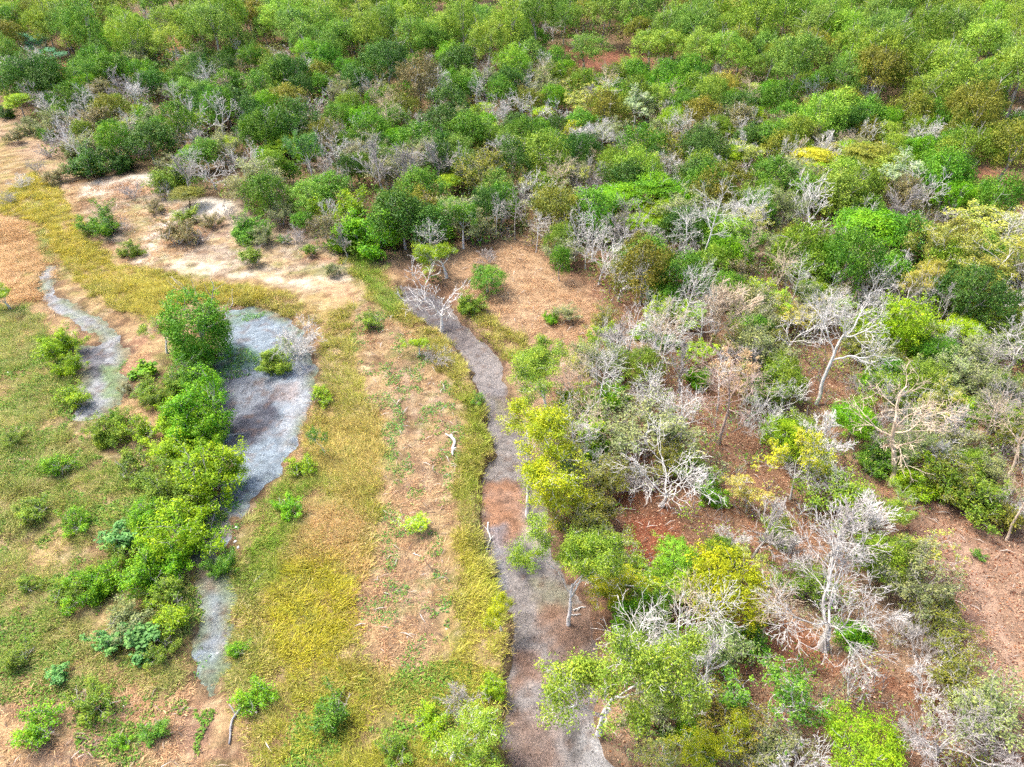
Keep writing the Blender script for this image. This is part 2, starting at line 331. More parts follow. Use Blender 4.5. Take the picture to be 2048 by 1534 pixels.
BEDPAINT = {
 'dry_creek_bed': ((152,145,140), [
    PL([(795,562),(860,575),(930,650),(880,665),(830,627)], (112,108,110), .5, .8, .9),
    PL([(880,640),(930,650),(960,700),(905,690)], (122,112,108), .5, .8, .7),
    PL([(960,940),(1040,960),(1060,1050),(1000,1090),(960,1050)], (178,130,96), .6, 1, .9),
    PL([(975,1050),(1010,1040),(1015,1200),(990,1150)], (150,152,160), .4, .6, .8),
    PL([(1040,1030),(1095,1020),(1110,1090),(1050,1100)], (196,190,170), .5, .8, .85),
    PL([(1020,1075),(1070,1085),(1085,1130),(1060,1160),(1025,1140)], (82,82,86), .5, .7, .95),
    PL([(1060,1150),(1130,1160),(1150,1210),(1080,1200)], (140,138,110), .6, .9, .8),
    PL([(1090,1190),(1190,1200),(1200,1360),(1120,1330),(1080,1260)], (152,118,94), .7, 1.1, .9),
    PL([(1020,1300),(1080,1300),(1090,1360),(1030,1370)], (166,126,100), .6, .9, .8),
    PL([(1010,1420),(1100,1420),(1110,1640),(1010,1640)], (148,122,106), .7, 1, .8),
    PL([(1120,1440),(1170,1430),(1190,1500),(1140,1520)], (106,102,98), .6, .8, .9),
    PL([(1160,1440),(1210,1460),(1240,1560),(1180,1560)], (196,194,190), .5, .8, .9),
    PL([(960,760),(1010,770),(1040,830),(980,880)], (138,134,134), .5, .8, .7),
    PL([(990,790),(1030,800),(1060,860),(1010,860)], (150,140,100), .5, .8, .6)]),
 'dry_pond_bed': ((154,168,178), [
    PL([(455,622),(500,613),(530,625),(480,650),(455,650)], (120,150,110), .5, .8, .6),
    PL([(430,690),(500,690),(520,720),(460,745),(430,740)], (106,146,104), .5, .8, .8),
    PL([(430,740),(540,750),(560,850),(520,880),(450,860),(430,800)], (134,134,140), .7, 1.2, .8),
    PL([(440,840),(500,830),(545,790),(560,830),(520,880),(470,905)], (78,78,88), .5, .8, .95),
    PL([(600,700),(625,740),(620,800),(590,860),(560,900),(570,800)], (190,193,196), .6, 1, .9),
    PL([(545,770),(600,760),(590,800),(540,800)], (166,150,144), .5, .8, .7),
    PL([(380,1040),(490,1010),(460,1060),(430,1120),(385,1120)], (136,134,130), .6, .9, .8),
    PL([(400,1060),(470,1030),(450,1070),(400,1090)], (168,130,108), .5, .8, .6),
    PL([(385,1120),(440,1130),(455,1190),(400,1190)], (168,138,118), .6, .9, .8),
    PL([(400,1200),(455,1200),(450,1300),(405,1300)], (158,160,166), .5, .8, .8),
    PL([(400,1330),(450,1310),(430,1390)], (140,150,112), .5, .8, .7)]),
 'dry_channel_bed': ((172,174,176), [
    PL([(150,690),(210,690),(215,740),(165,780),(150,720)], (96,94,100), .5, .8, .9),
    PL([(205,730),(250,730),(240,790),(200,800)], (126,156,88), .5, .8, .8)]),
}
LBL = {'dry_creek_bed': 'trampled grey mud bed of the dry creek running down the middle',
       'dry_pond_bed': 'cracked blue-grey mud floor of the dried pond left of centre',
       'dry_channel_bed': 'narrow pale grey mud channel winding down the left side'}
for name, P, dp, lev, wd in BEDS:
    lo, hi = P.min(0)-1, P.max(0)+1; st = .22
    bx = np.arange(lo[0], hi[0], st); by = np.arange(lo[1], hi[1], st)
    A, B = np.meshgrid(bx, by); x, y = A.ravel(), B.ravel(); d = sdist(P, x, y)
    base, layers = BEDPAINT[name]
    c = lin(base, GK)[None, :]*np.ones((len(x), 1))
    c *= (.7+.6*fbm(x*.8, y*.8, 5))[:, None]
    for k, (Q, cc, soft, amp, op, _, fr) in enumerate(layers):
        m = mask(Q, x, y, soft, amp, .8, 70+k)*op*np.clip(.75+.6*(fbm(x*1.5, y*1.5, 80+k, 3)-.35), 0, 1); c = c*(1-m[:, None])+cc*m[:, None]
    if wd > .9:                                                                        # damp, weedy margins
        e_ = (sstep(1.3, -.3, d)*sstep(.35, .6, fbm(x*.5, y*.5, 19)))[:, None]*.75; c = c*(1-e_)+lin((134,146,98), GK)*e_
        e_ = (sstep(.9, -.5, d)*sstep(.45, .62, fbm(x*.7, y*.7, 23)))[:, None]*.7; c = c*(1-e_)+lin((160,138,110), GK)*e_
    n = fbm(x*1.7, y*1.7, 15, 3); g = (sstep(.55, .75, n)*.5)[:, None]; c = c*(1-g)+lin((120,96,80), GK)*g
    z = ground_z(x, y)-lev + (fbm(x*2.2, y*2.2, 16, 3)-.5)*.12
    ii = np.arange(len(x)).reshape(A.shape)
    F = np.stack([ii[:-1, :-1], ii[:-1, 1:], ii[1:, 1:], ii[1:, :-1]], -1).reshape(-1, 4)
    F = F[d[F].max(1) > -1.3]
    used = np.unique(F); re = np.zeros(len(x), int); re[used] = np.arange(len(used))
    o = link(bpy.data.objects.new(name, mesh_np(name, np.stack([x, y, z], 1)[used], re[F], [M_MUD], True, c[used], np.zeros(len(used)))))
    tag(o, LBL[name], kind='structure')
def gz(x, y):
    X_, Y_ = np.atleast_1d(np.asarray(x, float)), np.atleast_1d(np.asarray(y, float))
    z0 = ground_z(X_, Y_); d_, _ = dig(X_, Y_); lv = np.where(d_ < -.35, .52, np.where(d_ < -.26, .15, .3))
    return np.maximum(z0+d_, z0-lv)
# dirt track with two wheel ruts, far right
tp = np.array([at(x, y)[:2] for x, y in [(1955,335),(1985,350),(2015,370),(2048,394),(2090,425),(2150,470)]])
seg = np.concatenate([[0], np.cumsum(np.hypot(*np.diff(tp, axis=0).T))]); s = np.arange(0, seg[-1], .4)
cx = np.interp(s, seg, tp[:, 0]); cy = np.interp(s, seg, tp[:, 1]); tx, ty = np.gradient(cx), np.gradient(cy); L_ = np.hypot(tx, ty); nxx, nyy = -ty/L_, tx/L_
off = np.linspace(-1.5, 1.5, 19); V = []; C = []
for o_ in off:
    rut = math.exp(-((abs(o_)-.75)/.22)**2)
    px_, py_ = cx+nxx*o_, cy+nyy*o_
    V.append(np.stack([px_, py_, ground_z(px_, py_)+.03-.07*rut], 1))
    k = np.clip(rut+.25*(fbm(px_*2, py_*2, 8)-.5), 0, 1)[:, None]; C.append(lin((150,108,82), GK)*(1-k)+lin((214,160,112), GK)*k)
V = np.array(V); n0, n1 = V.shape[:2]; ii = np.arange(n0*n1).reshape(n0, n1)
F = np.stack([ii[:-1, :-1], ii[1:, :-1], ii[1:, 1:], ii[:-1, 1:]], -1).reshape(-1, 4)
o = link(bpy.data.objects.new('dirt_track', mesh_np('dirt_track', V.reshape(-1, 3), F, [M_GROUND], True, np.array(C).reshape(-1, 3), np.full(n0*n1, .2))))
tag(o, 'orange dirt track with two wheel ruts at the right edge', kind='structure')
# ------------------------------------------------------------------ tree templates
def unit(v): return v/(math.sqrt(v[0]*v[0]+v[1]*v[1]+v[2]*v[2])+1e-9)
def turn(d, ang, az):
    x, y, z = d
    if abs(z) < .95: a = (y, -x, 0.0)
    else: a = (0.0, z, -y)
    l = math.sqrt(a[0]*a[0]+a[1]*a[1]+a[2]*a[2])+1e-9; a = (a[0]/l, a[1]/l, a[2]/l)
    b = (y*a[2]-z*a[1], z*a[0]-x*a[2], x*a[1]-y*a[0]); c, s = math.cos(ang), math.sin(ang); u, v = math.cos(az)*s, math.sin(az)*s
    return np.array((x*c+a[0]*u+b[0]*v, y*c+a[1]*u+b[1]*v, z*c+a[2]*u+b[2]*v))
class Grow:
    """branches as polylines: (depth, points, radii)"""
    def __init__(s, seed, n, ang, lr, wig, trop, seglen, tmin, rr=.62, rmin=.012, taper=.35):
        s.r = np.random.RandomState(seed); s.n, s.ang, s.lr, s.wig, s.trop, s.seg, s.tmin, s.rr, s.rmin, s.taper = n, ang, lr, wig, trop, seglen, tmin, rr, rmin, taper
        s.lines = []; s.maxd = len(n)
    def run(s, p, d, L, r, depth=0, az0=0.0):
        R = s.r; k = max(2, int(round(L/s.seg[depth]))); st = L/k
        nz = R.normal(0, s.wig[depth], (k, 3)); pts = [np.array(p, float)]; dirs = []
        for i in range(k):
            d = unit(d+nz[i]+np.array((0, 0, s.trop[depth]))); dirs.append(d); pts.append(pts[-1]+d*st)
        te = s.taper if depth < s.maxd else .45
        rad = np.maximum(r*(1-(1-te)*np.linspace(0, 1, k+1)**.9), s.rmin*.6)
        s.lines.append((depth, np.array(pts), rad))
        if depth >= s.maxd: return
        n = s.n[depth]; n = max(1, int(round(n*R.uniform(.75, 1.25)))) if depth else n
        az = az0+R.uniform(0, 6.28)
        for j in range(n):
            t = s.tmin[depth]+(1-s.tmin[depth])*((j+R.uniform(.2, 1.0))/n); t = min(t, 1)
            f = t*k; i = min(int(f), k-1); q = pts[i]+(pts[i+1]-pts[i])*(f-i); rq = rad[i]+(rad[i+1]-rad[i])*(f-i)
            az += 2.4+R.uniform(-.5, .5)
            a = s.ang[depth]*R.uniform(.65, 1.3)
            L2 = L*s.lr[depth]*R.uniform(.65, 1.2)*(1.15-.45*t if depth else 1.0)
            s.run(q, turn(dirs[i], a, az), L2, max(rq*s.rr*R.uniform(.8, 1.15), s.rmin), depth+1)
def tubes(lines, sides):
    V, F, base = [], [], 0; groups = {}
    for dpt, p, r in lines: groups.setdefault((len(p), sides[min(dpt, len(sides)-1)]), []).append((p, r))
    for (n, k), L in groups.items():
        P = np.array([a for a, _ in L]); R = np.array([b for _, b in L]); B = len(L)
        T = np.gradient(P, axis=1); T /= np.linalg.norm(T, axis=2, keepdims=True)+1e-9
        ref = np.eye(3)[np.argmin(np.abs(T.mean(1)), axis=1)][:, None, :]
        a = np.cross(T, ref); a /= np.linalg.norm(a, axis=2, keepdims=True)+1e-9; b = np.cross(T, a)
        th = np.arange(k)*2*math.pi/k
        ring = P[:, :, None, :]+R[:, :, None, None]*(a[:, :, None, :]*np.cos(th)[None, None, :, None]+b[:, :, None, :]*np.sin(th)[None, None, :, None])
        V.append(ring.reshape(-1, 3))
        ii = (np.arange(B*n*k)+base).reshape(B, n, k); jj = np.roll(ii, -1, 2)
        F.append(np.stack([ii[:, :-1], jj[:, :-1], jj[:, 1:], ii[:, 1:]], -1).reshape(-1, 4)); base += B*n*k
    return np.concatenate(V), np.concatenate(F)
def leaves(C, N, size, tint, rs, asp=.55, droop=0.0):
    """one folded-flat leaf quad per centre C with normal N"""
    n = len(C); N = N/(np.linalg.norm(N, axis=1, keepdims=True)+1e-9)
    rv = rs.normal(size=(n, 3)); rv[:, 2] -= droop
    a = np.cross(N, np.cross(rv, N)); a /= np.linalg.norm(a, axis=1, keepdims=True)+1e-9
    b = np.cross(N, a); s = (size*rs.uniform(.6, 1.35, n))[:, None]
    lift = N*s*.18
    V = np.stack([C-a*s*.5, C+b*s*asp*.5-a*s*.05+lift, C+a*s*.5, C-b*s*asp*.5-a*s*.05+lift], 1).reshape(-1, 3)
    return V, np.arange(n*4).reshape(n, 4), np.repeat(tint, 4)
def clumped(centers, spread, per, size, rs, out_c=None, asp=.55, flat=1.0, droop=0.0, up=.5, rnd=.8):
    n = len(centers); ct = rs.rand(n); lt = getattr(lobes, 'tint', None)
    if lt is not None and len(lt) <= n and out_c is not None: ct[:len(lt)] = ct[:len(lt)]*.55+lt*.45
    off = rs.normal(size=(n, per, 3)); off /= np.linalg.norm(off, axis=2, keepdims=True)+1e-9
    off *= (rs.rand(n, per, 1)**.45)*np.asarray(spread).reshape(-1, 1, 1)*1.25
    off[:, :, 2] *= flat
    C = (centers[:, None, :]+off).reshape(-1, 3)
    o = C-(out_c if out_c is not None else np.array((0, 0, -5.0)))
    o = o/(np.linalg.norm(o, axis=1, keepdims=True)+1e-9)
    o2 = off.reshape(-1, 3); o2 = o2/(np.linalg.norm(o2, axis=1, keepdims=True)+1e-9)
    N = o*.5+o2*.7+np.array((0, 0, up))+rs.normal(size=C.shape)*rnd
    tint = np.clip(np.repeat(ct, per)*.64+rs.rand(n*per)*.36, 0, 1)
    return leaves(C, N, size, tint, rs, asp, droop)
def lobes(rs, n, R, H, zb, low=-.35, k=7, rag=.10):
    """clump centres over a crown built of k overlapping lumps of unequal size (half-width R, height H, foot zb)"""
    cs, rr = [], []
    for j in range(k):
        a = j*2.4+rs.uniform(-.6, .6); q = math.sqrt((j+.4)/k)*rs.uniform(.55, .8); r = R*rs.uniform(.30, .52)
        zt = H*(1-.55*q*q)*rs.uniform(.72, 1.02); z = max(zt-r*min(1, H/(1.4*R)), H*.18)
        cs.append((math.cos(a)*q*R, math.sin(a)*q*R, zb+z)); rr.append(r)
        if j % 2 == 0 and low < -.3:                      # lower skirt lump
            cs.append((math.cos(a)*q*R*1.05, math.sin(a)*q*R*1.05, zb+z*.45)); rr.append(r*rs.uniform(.7, .95))
    cs = np.array(cs); rr = np.array(rr); fz = min(1.15, max(.6, H/(1.5*R)))
    m = n*5; b = rs.choice(len(cs), m, p=rr**2/np.sum(rr**2)); u = rs.normal(size=(m, 3)); u /= np.linalg.norm(u, axis=1, keepdims=True)
    u[:, 2] = np.where(u[:, 2] < low, -u[:, 2], u[:, 2])
    sc_ = np.where(rs.rand(m) < .10+.3*rag, rs.uniform(1.05, 1.25+.6*rag, m), rs.uniform(.8, 1.06, m))+rs.normal(0, rag*.4, m)
    p = cs[b]+u*(rr[b]*sc_)[:, None]*np.array((1, 1, fz))
    d = np.linalg.norm((p[:, None, :]-cs[None])/np.array((1, 1, fz)), axis=2)/rr[None]; d[np.arange(m), b] = 9
    ok = (d.min(1) > .78) | (rs.rand(m) < .12)
    p, b = p[ok][:n], b[ok][:n]; lobes.tint = rs.rand(len(cs))[b]; lobes.out = (p-cs[b]); return p
class Template: pass
TPL = {}
def make(kind, seed, lines, leaf=None, split=1, sides=(7, 5, 4, 3, 3, 3)):
    """meshes for trunk (depth < split), crown of twigs and, for leafy kinds, foliage"""
    t = Template(); t.kind = kind; parts = []
    allp = np.concatenate([p for _, p, _ in lines]+([leaf[0]] if leaf is not None else []))
    t.h = np.percentile(allp[:, 2], 99.3); rad = np.hypot(allp[:, 0], allp[:, 1]); cxy = np.median(allp[:, :2], axis=0)
    t.w = 2*np.percentile(np.hypot(allp[:, 0]-cxy[0], allp[:, 1]-cxy[1]), (93 if kind == 'bare_great' else 86) if leaf is None else 88); t.c = cxy
    tr = [l for l in lines if l[0] < split]; br = [l for l in lines if l[0] >= split]
    if tr:
        V, F = tubes(tr, sides); parts.append(('trunk', mesh_np(kind+'_trunk', V, F, [M_BARK], True), 'bark'))
    if leaf is None:
        V, F = tubes(br, sides); parts.append(('crown', mesh_np(kind+'_bare_crown', V, F, [M_BARK], True), 'bark'))
    else:
        if br:
            V, F = tubes(br, sides); parts.append(('limb_frame', mesh_np(kind+'_limbs', V, F, [M_BARK], True), 'bark'))
        V, F, tn = leaf; parts.append(('crown', mesh_np(kind+'_crown', V, F, [M_LEAF], False, None, tn), 'leaf'))
    t.parts = parts; TPL.setdefault(kind, []).append(t)
UP = np.array((0, 0, 1.0)); O3 = np.zeros(3)
def tips(lines, depth, lastk=2):
    return np.concatenate([p[-lastk:] for d, p, _ in lines if d >= depth])
for i in range(5):                                   # broad bare tree, crooked limbs
    g = Grow(100+i, [4, 5, 5, 4], [.9, .85, .8, .75], [1.9, .72, .62, .58], [.10, .2, .2, .18, .16], [.1, .08, .06, .05, .04], [.4, .3, .26, .22, .2], [.7, .25, .3, .3], rr=.66, rmin=.02, taper=.4)
    g.run(O3, unit(UP+np.array((RS.uniform(-.25, .25), RS.uniform(-.2, .2), 0))), 1.9, .185); make('bare_broad', i, g.lines)
g = Grow(191, [4, 6, 6, 5, 3], [.85, .62, .6, .58, .55], [2.0, .66, .58, .55, .5], [.12, .15, .14, .12, .1, .1], [.1, .09, .05, .05, .05, .04], [.35, .28, .26, .22, .2, .18], [.8, .2, .2, .2, .3], rr=.61, rmin=.0095, taper=.35)
g.run(O3, unit(np.array((.15, -.05, 1.0))), 1.9, .2); make('bare_great', 0, g.lines)      # the widest one, with a haze of fine twigs
for i in range(5):                                   # bare tree of the middle distance: fewer, bolder limbs
    g = Grow(160+i, [4, 4, 4, 3], [.9, .85, .8, .7], [1.9, .75, .66, .6], [.1, .2, .22, .2, .18], [.1, .08, .06, .05, .05], [.4, .35, .3, .28, .25], [.7, .3, .35, .35], rr=.7, rmin=.03, taper=.4)
    g.run(O3, unit(UP+np.array((RS.uniform(-.3, .3), RS.uniform(-.2, .2), 0))), 2.0, .22); make('bare_far', i, g.lines)
for i in range(4):                                   # tall bare tree, ladder of side limbs on a straight stem
    g = Grow(200+i, [15, 5, 4], [1.15, .7, .7], [.34, .6, .6], [.05, .13, .15, .15], [.06, .04, .04, .02], [.6, .3, .25, .22], [.5, .2, .2], rr=.52, rmin=.02, taper=.3)
    g.run(O3, unit(UP+np.array((RS.uniform(-.12, .12), 0, 0))), 8.6, .15); make('bare_tall', i, g.lines)
for i in range(2):                                   # bare tree on a long leaning, twisting trunk
    g = Grow(250+i, [5, 5, 5, 4], [.8, .8, .75, .7], [.55, .7, .62, .58], [.12, .18, .18, .16, .14], [.06, .09, .06, .05, .03], [.5, .35, .3, .24, .2], [.5, .25, .25, .2], rr=.64, rmin=.019, taper=.5)
    g.run(O3, unit(np.array((.5, .35, 1.0))), 6.0, .19); make('bare_lean', i, g.lines)
for i in range(3):                                   # vase of upright fine twigs
    g = Grow(300+i, [5, 6, 6, 4], [.38, .36, .38, .4], [1.15, .6, .55, .5], [.06, .1, .14, .18, .2], [.1, .1, .08, .06, .05], [.5, .4, .3, .22, .18], [.55, .15, .15, .1], rr=.6, rmin=.019)
    g.run(O3, UP, 2.6, .15); make('bare_vase', i, g.lines)
def stems(g, n, L, r, spread, rs):
    for k in range(n):
        a = k*6.283/n+rs.uniform(-.4, .4); e = rs.uniform(.3, 1)*spread
        g.run(np.array((math.cos(a)*.12, math.sin(a)*.12, -.1)), unit(np.array((math.cos(a)*e, math.sin(a)*e, 1.0))), L*rs.uniform(.75, 1.15), r)
for i in range(3):                                   # bare shrub, many stems
    rs = np.random.RandomState(400+i); g = Grow(410+i, [6, 6, 4], [.6, .6, .6], [.55, .5, .5], [.16, .22, .25, .3], [.04, .03, .02, .02], [.35, .25, .2, .16], [.2, .2, .2], rr=.6, rmin=.013)
    stems(g, 8, 1.9, .04, .95, rs); make('bare_shrub', i, g.lines)
for i in range(4):                                   # dry scrub dome: twigs with a thin veil of leaves
    rs = np.random.RandomState(500+i); g = Grow(510+i, [5, 5, 5], [.6, .6, .6], [.62, .55, .5], [.1, .16, .22, .26], [.07, .05, .04, .02], [.5, .35, .28, .2], [.3, .25, .2], rr=.6, rmin=.013)
    stems(g, 6, 3.2, .07, .6, rs); c = tips(g.lines, 2, 3)
    c = c[rs.permutation(len(c))[:620]]
    make('scrub', i, g.lines, clumped(c, np.full(len(c), .3), 9, .15, rs, up=.7))
for i in range(4):                                   # airy paperbark: white limbs, loose drooping leaf clumps
    rs = np.random.RandomState(600+i); g = Grow(610+i, [4, 5, 5, 3], [.6, .6, .65, .7], [1.15, .62, .55, .5], [.1, .18, .24, .28, .3], [.1, .09, .05, .03, -.02], [.5, .4, .3, .25, .2], [.6, .3, .3, .3], rr=.66, rmin=.02)
    g.run(O3, unit(UP+np.array((RS.uniform(-.2, .2), RS.uniform(-.2, .2), 0))), 3.2, .22)
    c = tips(g.lines, 3, 2); c = c[rs.permutation(len(c))[:430]]+rs.normal(0, .1, (min(430, len(c)), 3))
    make('airy', i, g.lines, clumped(c, rs.uniform(.22, .52, len(c)), 32, .14, rs, asp=.36, flat=.8, droop=.8, up=.3))
for i in range(2):                                   # the same close to the camera, finer leaves
    rs = np.random.RandomState(640+i); g = Grow(650+i, [4, 5, 5, 4], [.6, .6, .65, .7], [1.2, .64, .56, .5], [.1, .18, .24, .26, .28], [.1, .09, .05, .03, -.02], [.5, .4, .3, .25, .2], [.6, .3, .3, .3], rr=.66, rmin=.014)
    g.run(O3, unit(UP+np.array((RS.uniform(-.2, .2), RS.uniform(-.2, .2), 0))), 3.4, .15)
    c = tips(g.lines, 3, 2); c = c[rs.permutation(len(c))[:560]]+rs.normal(0, .1, (min(560, len(c)), 3))
    make('airy_near', i, g.lines, clumped(c, rs.uniform(.18, .44, len(c)), 44, .105, rs, asp=.42, flat=.8, droop=.8, up=.3))
for i in range(3):                                   # half-bare tree with scattered leaves
    rs = np.random.RandomState(700+i); g = Grow(710+i, [4, 5, 5, 4], [.7, .65, .65, .6], [1.5, .6, .55, .5], [.1, .18, .24, .26, .3], [.1, .1, .06, .05, .03], [.4, .35, .3, .22, .18], [.7, .25, .25, .2], rr=.6, rmin=.015)
    g.run(O3, unit(UP+np.array((RS.uniform(-.2, .2), 0, 0))), 2.3, .14)
    c = tips(g.lines, 3, 1); c = c[rs.permutation(len(c))[:420]]
    make('sparse', i, g.lines, clumped(c, rs.uniform(.12, .32, len(c)), 11, .13, rs, asp=.7, up=.8))
def limbs(seed, h, R, n=6, r=.16):
    g = Grow(seed, [n, 4], [.75, .6], [.75, .55], [.08, .15, .2], [.08, .06, .04], [.5, .4, .35], [.45, .3], rr=.55, rmin=.02)
    g.run(O3, UP, h*.62, r); return g.lines
for i in range(4):                                   # dense rounded tree
    rs = np.random.RandomState(800+i); c = lobes(rs, 380, 2.6, 4.0, 1.0, k=10+i, rag=.35)
    make('dense', i, limbs(810+i, 5.0, 2.6), clumped(c, rs.uniform(.18, .4, len(c)), 34, .125, rs, out_c=np.array((0, 0, 2.6)), up=.55))
for i in range(2):                                   # layered, flat-tiered tree
    rs = np.random.RandomState(830+i); c = lobes(rs, 240, 2.7, 3.2, 1.6, 0.0, k=8); c[:, 2] = np.round(c[:, 2]/.55)*.55+rs.normal(0, .06, len(c))
    make('layered', i, limbs(840+i, 4.8, 2.6), clumped(c, rs.uniform(.45, .85, len(c)), 44, .16, rs, out_c=np.array((0, 0, 1.0)), flat=.22, up=1.4, rnd=.5))
for i in range(5):                                   # leafy shrub down to the ground, ragged shoots
    rs = np.random.RandomState(850+i); g = Grow(860+i, [6, 4], [.65, .65], [.55, .5], [.14, .2, .22], [.05, .04, .02], [.3, .25, .22], [.15, .2], rr=.6, rmin=.011)
    for k in range(11):
        a = k*2.4+rs.uniform(-.5, .5); e = rs.uniform(.1, 1.25); g.run(np.array((math.cos(a)*.25*e, math.sin(a)*.25*e, -.08)), unit(np.array((math.cos(a)*e, math.sin(a)*e, 1.0))), rs.uniform(.8, 2.0)*(1.25-.3*e), .035)
    c = tips(g.lines, 1, 2); c = c[c[:, 2] > .05]; c = c[rs.permutation(len(c))[:480]]; lobes.tint = None
    cc = c.mean(0); cc[2] *= .4
    make('shrub', i, g.lines, clumped(c, rs.uniform(.12, .3, len(c)), 25, .1, rs, out_c=cc, up=.5))
for i in range(3):                                   # big-leaved shrub
    rs = np.random.RandomState(870+i); g = Grow(880+i, [5, 3], [.6, .6], [.55, .5], [.14, .2, .22], [.06, .05, .03], [.3, .25, .22], [.3, .3], rr=.6, rmin=.014)
    for k in range(7):
        a = k*2.4+rs.uniform(-.5, .5); e = rs.uniform(.1, 1.0); g.run(np.array((0, 0, -.08)), unit(np.array((math.cos(a)*e, math.sin(a)*e, 1.0))), rs.uniform(.9, 1.9), .04)
    c = tips(g.lines, 1, 1); c = c[c[:, 2] > .15]; c = c[rs.permutation(len(c))[:130]]
    make('bigleaf', i, g.lines, clumped(c, rs.uniform(.14, .3, len(c)), 10, .22, rs, asp=.75, up=.9, rnd=.6))
for i in range(3):                                   # weedy open shrub, thin
    rs = np.random.RandomState(890+i); g = Grow(895+i, [5, 4], [.55, .55], [.6, .5], [.15, .2, .22], [.05, .04, .03], [.3, .25, .2], [.25, .2], rr=.6, rmin=.011); stems(g, 7, 1.3, .03, .85, rs)
    c = tips(g.lines, 1, 2); make('weed', i, g.lines, clumped(c[:300], np.full(min(300, len(c)), .2), 9, .12, rs, up=.8))
for i in range(2):                                   # tree smothered in hanging vines
    rs = np.random.RandomState(900+i); c = lobes(rs, 200, 2.2, 4.4, 2.4, -.5, k=12, rag=.9)
    col_ = []
    for k in range(34):
        a = rs.uniform(0, 6.28); rr_ = rs.uniform(.9, 1.9); z1 = rs.uniform(3.2, 5.8); L = rs.uniform(1.8, 4.6)
        zz = np.arange(max(.2, z1-L), z1, .24); col_.append(np.stack([np.cos(a)*rr_+rs.normal(0, .1, len(zz)), np.sin(a)*rr_+rs.normal(0, .1, len(zz)), zz], 1))
    c = np.concatenate([c]+col_)
    make('vine', i, limbs(910+i, 7.0, 2.0, 8, .2), clumped(c, rs.uniform(.16, .36, len(c)), 20, .15, rs, out_c=np.array((0, 0, 3.0)), droop=.9, up=.3))
for i in range(6):                                   # tall woodland tree seen far off: pale trunk, domed clumped crown
    rs = np.random.RandomState(920+i); g = Grow(930+i, [5, 4], [.55, .5], [.62, .55], [.06, .14, .18], [.06, .08, .06], [.8, .6, .5], [.5, .4], rr=.62, rmin=.035)
    g.run(O3, unit(UP+np.array((RS.uniform(-.12, .12), RS.uniform(-.1, .1), 0))), 6.6, .24)
    c = lobes(rs, 190, 4.3, 6.2, 3.6, -.4, k=10+i, rag=.25)
    make('euc', i, g.lines, clumped(c, rs.uniform(.45, .9, len(c)), 42, .25, rs, out_c=np.array((0, 0, 4.5)), asp=.5, flat=.8, up=.6))
for i in range(4):                                   # rounded forest tree seen far off
    rs = np.random.RandomState(950+i); c = lobes(rs, 170, 3.4, 5.2, 1.0, -.4, k=9+i, rag=.3)
    make('forest', i, limbs(960+i, 6.0, 3.4, 6, .18), clumped(c, rs.uniform(.36, .72, len(c)), 38, .22, rs, out_c=np.array((0, 0, 3.0)), up=.55))
for i in range(1):                                   # spiky rosette plant
    rs = np.random.RandomState(980); V, F = [], []
    for k in range(46):
        a = rs.uniform(0, 6.28); e = rs.uniform(.15, 1.2); L = rs.uniform(.9, 1.4); d = np.array((math.cos(a)*math.cos(e), math.sin(a)*math.cos(e), math.sin(e))); w = np.array((-math.sin(a), math.cos(a), 0))*.05
        p0 = np.array((0, 0, .5)); p1 = p0+d*L*.55; p2 = p0+d*L-np.array((0, 0, .28*L)); n = len(V)
        V += [p0-w*.6, p0+w*.6, p1+w, p1-w, p2+w*.15, p2-w*.15]; F += [(n, n+1, n+2, n+3), (n+3, n+2, n+4, n+5)]
    make('rosette', 0, [(0, np.array([(0, 0, -.1), (0, 0, .25), (0, 0, .55)]), np.array((.1, .09, .07)))], (np.array(V), np.array(F), rs.rand(len(V))))

KIND = {  # height / width, crown-centre height fraction, object name, category, group
 'bare_broad': (.95, .62, 'bare_tree', 'tree', 'leafless pale trees'), 'bare_tall': (1.95, .7, 'bare_tree', 'tree', 'leafless pale trees'),
 'bare_far': (.95, .62, 'bare_tree', 'tree', 'leafless pale trees'), 'bare_great': (.9, .62, 'bare_tree', 'tree', 'leafless pale trees'), 'bare_lean': (1.1, .65, 'bare_tree', 'tree', 'leafless pale trees'),
 'bare_vase': (1.5, .6, 'bare_tree', 'tree', 'leafless pale trees'), 'bare_shrub': (.75, .5, 'bare_shrub', 'shrub', 'leafless twiggy shrubs'),
 'scrub': (.85, .6, 'scrub_tree', 'tree', 'grey-green dry scrub trees'), 'airy': (1.05, .66, 'paperbark_tree', 'tree', 'airy trees along the creek'),
 'airy_near': (1.05, .66, 'paperbark_tree', 'tree', 'airy trees along the creek'),
 'sparse': (1.0, .65, 'thinning_tree', 'tree', 'half-bare trees losing their leaves'), 'dense': (1.05, .58, 'leafy_tree', 'tree', 'dense leafy trees'),
 'layered': (.85, .6, 'leafy_tree', 'tree', 'dense leafy trees'), 'shrub': (.75, .48, 'leafy_shrub', 'shrub', 'leafy shrubs'),
 'bigleaf': (.8, .5, 'leafy_shrub', 'shrub', 'leafy shrubs'), 'weed': (.7, .5, 'leafy_shrub', 'shrub', 'leafy shrubs'),
 'vine': (1.3, .55, 'vine_draped_tree', 'tree', 'vine-draped trees'), 'euc': (1.25, .72, 'woodland_tree', 'tree', 'tall woodland trees'),
 'forest': (1.08, .62, 'forest_tree', 'tree', 'rounded forest trees'), 'rosette': (.6, .4, 'rosette_plant', 'plant', None)}
PLACED = []; CLEAR = []; NTPL = {}
